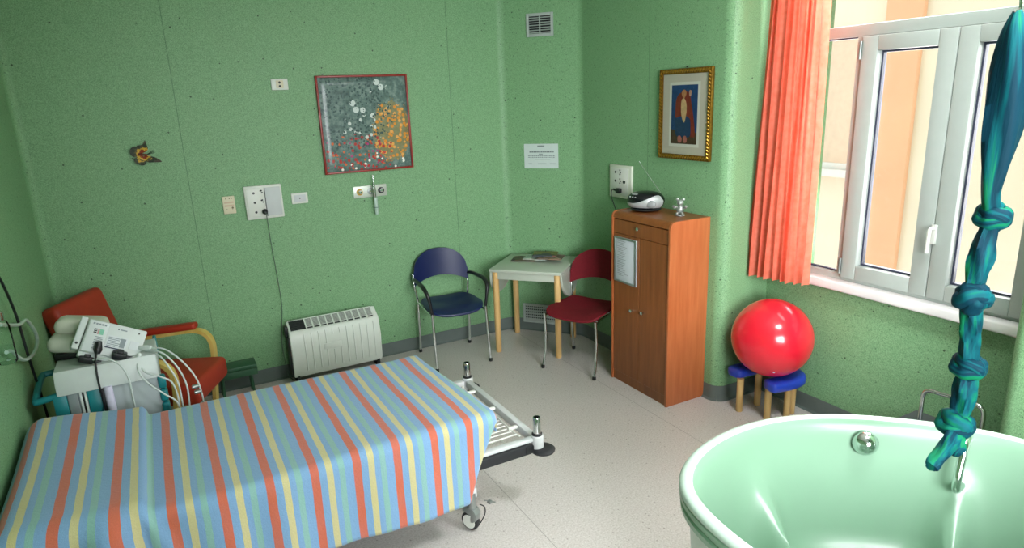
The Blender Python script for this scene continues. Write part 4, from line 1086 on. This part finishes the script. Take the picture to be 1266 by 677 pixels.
b = B(); b.tube(spline([(-.052, -.024, .006), (-.068, -.026, -.005), (-.076, -.022, -.04), (-.070, -.012, -.09), (-.02, .010, -.20), (.12, .014, -.22), (.20, .014, -.12), (.262, .012, -.055), (.285, -.012, -.046), (.31, -.025, -.0705), (.36, -.05, -.0705)], 6), .003, 8); obj('power_cord', b, BLACK, pg)
# small framed picture: gilt rope frame, pale mount, abstract robed figure
PGLASS = glass_mat('picture_glass', (1, 1, 1, 1), 1.06)
GILT = pm('antique_gilt', '#8a6420', .38, .75, var=.35, scale=70)
p = right_thing('framed_picture', 'gilt frame with a small blue picture of a robed figure above the cabinet', 'picture', 3.232, 1.846)
fw_, fh_ = .234, .282
b = B()
for (x0, x1, z0, z1) in ((-fw_, -fw_ + .034, -fh_, fh_), (fw_ - .034, fw_, -fh_, fh_), (-fw_ + .034, fw_ - .034, -fh_, -fh_ + .034), (-fw_ + .034, fw_ - .034, fh_ - .034, fh_)): b.box(x0, x1, -.026, 0, z0, z1, .006)
fo = obj('frame', b, GILT, p)
b = B()
def rope_side(a, c):
    a, c = Vector(a), Vector(c); n = int((c - a).length / .021)
    for k in range(n):
        q = a + (c - a) * (k + .5) / n; dr_ = (c - a).normalized(); u = Vector((-dr_.z, 0, dr_.x))
        b.tube([q - dr_ * .009 - u * .009, q + Vector((0, -.003, 0)), q + dr_ * .009 + u * .009], [.0035, .0065, .0035], 8)
m_ = .017
rope_side((-fw_ + m_, -.026, -fh_ + m_), (-fw_ + m_, -.026, fh_ - m_)); rope_side((fw_ - m_, -.026, fh_ - m_), (fw_ - m_, -.026, -fh_ + m_))
rope_side((-fw_ + m_, -.026, fh_ - m_), (fw_ - m_, -.026, fh_ - m_)); rope_side((fw_ - m_, -.026, -fh_ + m_), (-fw_ + m_, -.026, -fh_ + m_))
obj('rope_moulding', b, pm('bright_gilt', '#a9802e', .3, .8, var=.2, scale=60), fo)
b = B(); b.box(-fw_ + .034, fw_ - .034, -.016, -.004, -fh_ + .034, fh_ - .034); obj('mount', b, pm('cream_mount', '#c4bfae', .7, var=.02), p, 0)
def flat(name, poly, y, mat):
    b = B(); b.prism(poly, lambda u, v, d: (u, d, v), y - .0012, y); return obj(name, b, mat, art, 0)
art = B(); art.box(-.138, .134, -.0166, -.0158, -.200, .200); art = obj('print', art, pm('white_print_margin', '#d8d8cc', .6, var=.01), p, 0)
PB = lambda n_, c_: pm(n_, c_, .5, var=.18, scale=40)
b = B(); b.box(-.118, .114, -.0178, -.0166, -.182, .182); obj('blue_ground', b, PB('painted_blue', '#1b4272'), art, 0)
flat('brown_earth', [(-.118, -.182), (.114, -.182), (.114, -.11), (.03, -.098), (-.06, -.10), (-.118, -.09)], -.0179, PB('painted_earth', '#4a3a28'))
def blob2(name, pts, y, col): return flat(name, [(q.x, q.z) for q in spline([(u, 0, v) for u, v in pts], 6, True)], y, PB('painted_' + name, col))
blob2('rust_robe', [(-.07, .10), (-.03, .135), (.04, .135), (.06, .08), (.085, -.02), (.10, -.115), (.085, -.14), (.05, -.12), (.045, -.02), (-.03, -.01), (-.075, -.02), (-.078, .03)], -.0190, '#7a2e1e')
blob2('blue_skirt', [(-.075, -.02), (.0, -.035), (.05, -.02), (.062, -.08), (.055, -.135), (-.01, -.14), (-.065, -.13), (-.078, -.08)], -.0201, '#1d3c5e')
blob2('pale_middle', [(-.022, .085), (0, .10), (.02, .07), (.024, .02), (.008, -.045), (-.01, -.03), (-.024, .02)], -.0212, '#c8a878')
blob2('head', [(-.02, .125), (-.012, .150), (.012, .150), (.02, .125), (.0, .10)], -.0223, '#b07a50')
blob2('hand', [(.045, .135), (.052, .15), (.066, .14), (.06, .115), (.048, .115)], -.0223, '#c49a84')
blob2('foot', [(-.05, -.14), (-.03, -.13), (-.012, -.15), (-.02, -.172), (-.045, -.172)], -.0212, '#a8685c'); blob2('foot', [(.0, -.14), (.02, -.13), (.034, -.15), (.028, -.172), (.004, -.172)], -.0212, '#a8685c')
b = B(); b.box(-.199, .199, -.0255, -.0245, -fh_ + .036, fh_ - .036); obj('glass', b, PGLASS, p, 0)
b = B(); b.lathe([(.004, 0), (.004, .008)], (0, -.008, fh_ + .008), 10, 'Y'); obj('nail', b, BLACK, p)

# ------------------------------------------------------------------ monitor trolley between bed and left wall
TEAL = pm('teal_plastic', '#1c7f86', .35, var=.05)
TGR = pm('light_grey_casing', '#aab4b6', .45, var=.02)
TWH = pm('off_white_casing', '#cfd6d4', .45, var=.03)
tr = thing('medical_trolley', 'grey and teal equipment trolley between the bed and the armchair', 'trolley', (-.345, 3.66, 0), 0)
def TL(x, y, z): return (x + .345, y - 3.66, z)
b = B(); b.box(-.21, .205, -.165, .19, .12, .745, .012, 3); obj('cabinet', b, TGR, tr)
b = B(); b.prism([(-.185, .735), (.19, .735), (.19, .80), (.10, .845), (-.16, .845), (-.185, .79)], lambda u, v, d: (d, u, v), -.215, .21, .006); obj('top_housing', b, TWH, tr)
b = B(); b.box(-.235, -.18, -.178, -.16, .12, .735, .004); b.box(-.10, -.045, -.180, -.163, .12, .735, .004); obj('teal_trim', b, TEAL, tr)
b = B(); b.box(-.178, -.135, -.176, -.163, .12, .735, .004); obj('grey_trim', b, pm('mid_grey_trim', '#7f8a8c', .5), tr)
b = B()
for x in (-.130, -.112): b.box(x, x + .010, -.178, -.163, .12, .735, .002)
obj('white_trim', b, TWH, tr)
b = B(); b.box(-.040, -.032, -.180, -.163, .12, .735, .002); b.box(-.122, -.113, -.176, -.163, .12, .735); obj('black_trim', b, BLACK, tr)
b = B(); b.tube(spline([(-.20, -.16, .735), (-.285, -.16, .722), (-.305, -.13, .722), (-.305, .10, .745), (-.285, .14, .75), (-.20, .14, .75)], 6), .0155, 12); obj('push_handle', b, TEAL, tr)
for k in range(4):
    z = .668 - .070 * k; b = B(); b.box(.196, .232, -.184, -.13, z, z + .064, .012, 3); obj('probe_clip', b, TEAL, tr)
b = B(); b.box(.196, .214, .14, .186, .74, .84, .006); b.box(.19, .21, -.12, .15, .742, .76, .004); obj('corner_guard', b, TEAL, tr)
b = B(); b.tube([(-.008, -.186, .40), (-.012, -.183, .74)], .019, 14); obj('document_tube', b, pm('lilac_white_plastic', '#d2cfe4', .45), tr)
for x in (-.17, .17):
    for y in (-.13, .15):
        b = B(); b.lathe([(.010, -.012), (.036, -.012), (.04, 0), (.036, .012), (.010, .012)], (x, y, .04), 18, 'Y'); b.lathe([(.012, .05), (.012, .125)], (x, y, 0), 10); b.box(x - .012, x + .012, y - .02, y + .02, .04, .07, .003); obj('castor', b, RUBBER, tr)
# printer housing lying left of the monitor
ph_ = thing('equipment_housing', 'rounded cream equipment housing lying left of the monitor on the trolley', 'equipment', (-.455, 3.74, .846), math.radians(-8))
b = B(); b.M = Matrix.Rotation(math.radians(10), 4, 'Y'); b.box(-.135, .10, -.10, .085, .022, .10, .034, 5); hs = obj('housing', b, pm('cream_casing', '#c3c8b8', .5, var=.02), ph_, 50)
b = B(); b.M = Matrix.Rotation(math.radians(10), 4, 'Y'); b.box(-.125, .10, -.02, .12, .085, .165, .036, 5); obj('lid', b, pm('cream_casing_lid', '#cfd2c2', .5, var=.02), ph_, 50)
b = B(); b.box(-.10, .09, -.08, .08, .0005, .03, .004); obj('base', b, BLACK, ph_)
# fetal monitor, tipped up so that its back shows
mo = thing('monitor', 'white medical monitor tipped up on the trolley with its back showing', 'monitor', (-.312, 3.60, .925))
RM = Matrix.Rotation(math.radians(27), 4, 'Y') @ Matrix.Rotation(math.radians(-24), 4, 'X')
mo.rotation_mode = 'QUATERNION'; mo.rotation_quaternion = RM.to_quaternion()
b = B(); b.box(-.118, .136, -.03, .085, -.085, .075, .008, 3); b.box(-.118, .136, -.022, .06, -.108, -.08, .006); obj('casing', b, TWH, mo)
b = B(); b.box(-.152, -.122, -.02, .08, -.08, .078, .006, 3); obj('side_frame', b, TWH, mo)
b = B(); b.box(-.112, -.03, -.036, -.028, -.08, .070, .003); rp_ = obj('rear_panel', b, pm('pale_grey_panel', '#d3dada', .45, var=.02), mo)
def lab(name, x0, x1, z0, z1, m, y=-.0375, par=mo):
    b = B(); b.box(x0, x1, y, y + .003, z0, z1); return obj(name, b, m, par, 0)
TXT = pm('label_grey', '#8d979c', .6); LBL = pm('white_label', '#d4dadd', .5, var=.03)
lab('label_green', -.062, -.044, .008, .034, pm('mint_label', '#7fc0a6', .5)); lab('label_pink', -.070, -.063, .008, .032, pm('pink_label', '#c79a96', .5))
for z in (.012, .020, .028): lab('indicator', -.086, -.073, z, z + .005, BLACK)
for k in range(5): lab('printed_line', -.098 + .012 * k, -.089 + .012 * k, .052, .060, TXT)
for k in range(8): lab('printed_line', -.074, -.040, -.062 + .008 * k, -.0585 + .008 * k, TXT)
lab('data_label', -.022, .066, -.040, .018, LBL, -.0325)
for k in range(6): lab('printed_line', -.018, .020 + .012 * (k % 3), -.034 + .008 * k, -.0305 + .008 * k, TXT, -.0335)
lab('printed_block', .036, .058, -.032, .012, TXT, -.0335); lab('label_edge', -.022, .05, -.044, -.039, pm('dark_blue_ink', '#2c3550', .6), -.0335)
lab('rating_label', .078, .116, -.03, .012, LBL, -.0325)
for x in (.01, .10): lab('screw_mark', x, x + .006, .05, .056, BLACK, -.0325)
lab('warning_line', .022, .05, .05, .055, TXT, -.0325)
b = B(); b.lathe([(.006, 0), (.006, .003)], (-.137, -.023, -.05), 10, 'Y'); obj('screw', b, BLACK, mo)
# plugs and leads on the trolley
def cable(name, label, pts, r, mat, group=None, ends=None, cat='cable'):
    o = pts[0]; t = thing(name, label, cat, o, 0, group)
    b = B(); b.tube([p - Vector(o) for p in spline(pts, 8)], r, 8); obj('lead', b, mat, t)
    if ends:
        a, c, rr, m = ends; b = B(); b.tube([Vector(a) - Vector(o), (Vector(a) + (Vector(c) - Vector(a)) * .7) - Vector(o), Vector(c) - Vector(o)], [rr * .7, rr, rr * .6], 10); obj('connector', b, m, t)
    return t
cable('power_cable', 'black mains lead plugged into the back of the monitor', [(-.372, 3.525, .905), (-.384, 3.50, .87), (-.388, 3.475, .80), (-.386, 3.470, .70), (-.375, 3.47, .50)], .0048, BLACK, None, ((-.360, 3.545, .945), (-.374, 3.522, .893), .020, BLACK))
for (x, y, z, lab_) in ((-.425, 3.555, .868, 'black connector plugged into the left of the trolley top'), (-.288, 3.535, .862, 'black connector plugged in below the middle of the monitor')):
    t = thing('connector', lab_, 'connector', (x, y, z))
    b = B(); b.M = Matrix.Rotation(math.radians(24), 4, 'Y'); b.box(-.032, .032, -.030, .022, -.016, .018, .008, 2); b.box(-.014, .014, -.030, .01, .012, .028, .005); obj('plug_body', b, BLACK, t)
    b = B(); b.tube([(.02, -.01, -.01), (.058, -.014, -.024)], [.010, .006], 8); obj('strain_relief', b, BLACK, t)
WC = pm('white_lead', '#c9d2cf', .45, var=.03)
cable('probe_cable', 'white lead curving from the left connector down the trolley front', [(-.395, 3.51, .872), (-.34, 3.48, .875), (-.29, 3.46, .84), (-.265, 3.455, .77), (-.262, 3.455, .68), (-.262, 3.455, .5)], .0042, WC, 'white trolley leads')
cable('probe_cable', 'white lead drooping to the lower right corner of the trolley front', [(-.215, 3.51, .83), (-.218, 3.46, .79), (-.19, 3.44, .73), (-.13, 3.43, .66), (-.08, 3.43, .60), (-.07, 3.45, .5)], .0042, WC, 'white trolley leads', ((-.205, 3.525, .855), (-.215, 3.50, .812), .014, TWH))
cable('probe_cable', 'white lead sagging across to the teal clips on the trolley', [(-.212, 3.505, .815), (-.19, 3.46, .775), (-.13, 3.44, .745), (-.085, 3.44, .70), (-.072, 3.445, .60), (-.085, 3.46, .5)], .0042, WC, 'white trolley leads')
cable('probe_cable', 'outermost white lead looping right from the monitor side', [(-.185, 3.56, .862), (-.10, 3.50, .865), (-.03, 3.46, .80), (.02, 3.45, .70), (.035, 3.45, .60), (.035, 3.46, .5)], .0042, WC, 'white trolley leads', ((-.205, 3.575, .868), (-.15, 3.535, .872), .015, TWH))
cable('probe_cable', 'middle white lead looping right from the monitor side', [(-.18, 3.565, .855), (-.11, 3.49, .85), (-.06, 3.455, .79), (-.03, 3.45, .70), (-.025, 3.45, .62), (-.035, 3.46, .5)], .0042, WC, 'white trolley leads')
cable('probe_cable', 'innermost white lead looping right from the monitor side', [(-.175, 3.57, .848), (-.12, 3.49, .835), (-.085, 3.45, .775), (-.062, 3.445, .70), (-.058, 3.445, .62), (-.06, 3.46, .5)], .0042, WC, 'white trolley leads')
for k, (x, z) in enumerate(((-.005, .655), (.002, .625))):
    t = thing('probe_plug', ('upper' if k == 0 else 'lower') + ' grey lead plug hanging beside the trolley clips', 'plug', (x, 3.446, z), 0, 'lead plugs')
    b = B(); b.lathe([(.008, 0), (.011, .004), (.011, .026), (.006, .034)], (0, 0, 0), 12, 'X'); obj('plug_body', b, STEEL, t)

# ------------------------------------------------------------------ left wall: black cable, clear tube and bottle
bc = thing('wall_cable', 'black cable hanging down the left wall beside the clear bottle', 'cable', (XL + .03, 3.42, 1.36))
b = B(); b.tube([Vector(p) - Vector((XL + .03, 3.42, 1.36)) for p in spline([(XL + .006, 3.30, 1.395), (XL + .02, 3.42, 1.365), (XL + .03, 3.48, 1.319), (XL + .03, 3.613, 1.115), (XL + .03, 3.656, .901), (XL + .03, 3.723, .686), (XL + .03, 3.758, .527), (XL + .03, 3.77, .30), (XL + .03, 3.77, .012)], 8)], .0062, 8); obj('lead', b, BLACK, bc)
bt = thing('humidifier_bottle', 'clear humidifier bottle on the left wall at the picture edge', 'bottle', (XL + .06, 3.115, 1.16))
b = B(); b.lathe([(.028, -.11), (.034, -.10), (.034, .04), (.028, .06), (.014, .07)], (0, 0, 0), 24); obj('bottle', b, CLEAR, bt)
b = B(); b.lathe([(.016, .065), (.024, .07), (.024, .10), (.012, .11), (.010, .14)], (0, 0, 0), 20); b.tube([(0, 0, .085), (-.058, 0, .085)], .010, 10); obj('cap', b, CHROME, bt)
b = B(); b.lathe([(.030, -.105), (.031, -.10), (.031, -.04)], (0, 0, 0), 20); obj('water', b, glass_mat('water', (.93, .97, .96, 1), 1.1), bt)
TUBEM = pm('clear_white_tubing', '#b9cdc2', .3)
tbx = XL + .035
ct = thing('oxygen_tube', 'clear curved tube looping out from the humidifier bottle on the left wall', 'tube', (tbx, 3.45, 1.08))
b = B(); b.tube([Vector(p) - Vector((tbx, 3.45, 1.08)) for p in spline([(tbx + .02, 3.16, 1.20), (tbx, 3.42, 1.125), (tbx, 3.597, 1.075), (tbx, 3.76, 1.05), (tbx, 3.86, .99), (tbx, 3.92, .93), (tbx, 3.90, .89), (tbx, 3.772, .88), (tbx, 3.60, .905), (tbx, 3.47, .95), (tbx, 3.34, 1.03), (tbx + .01, 3.20, 1.07)], 8)], .008, 10); obj('tubing', b, TUBEM, ct)
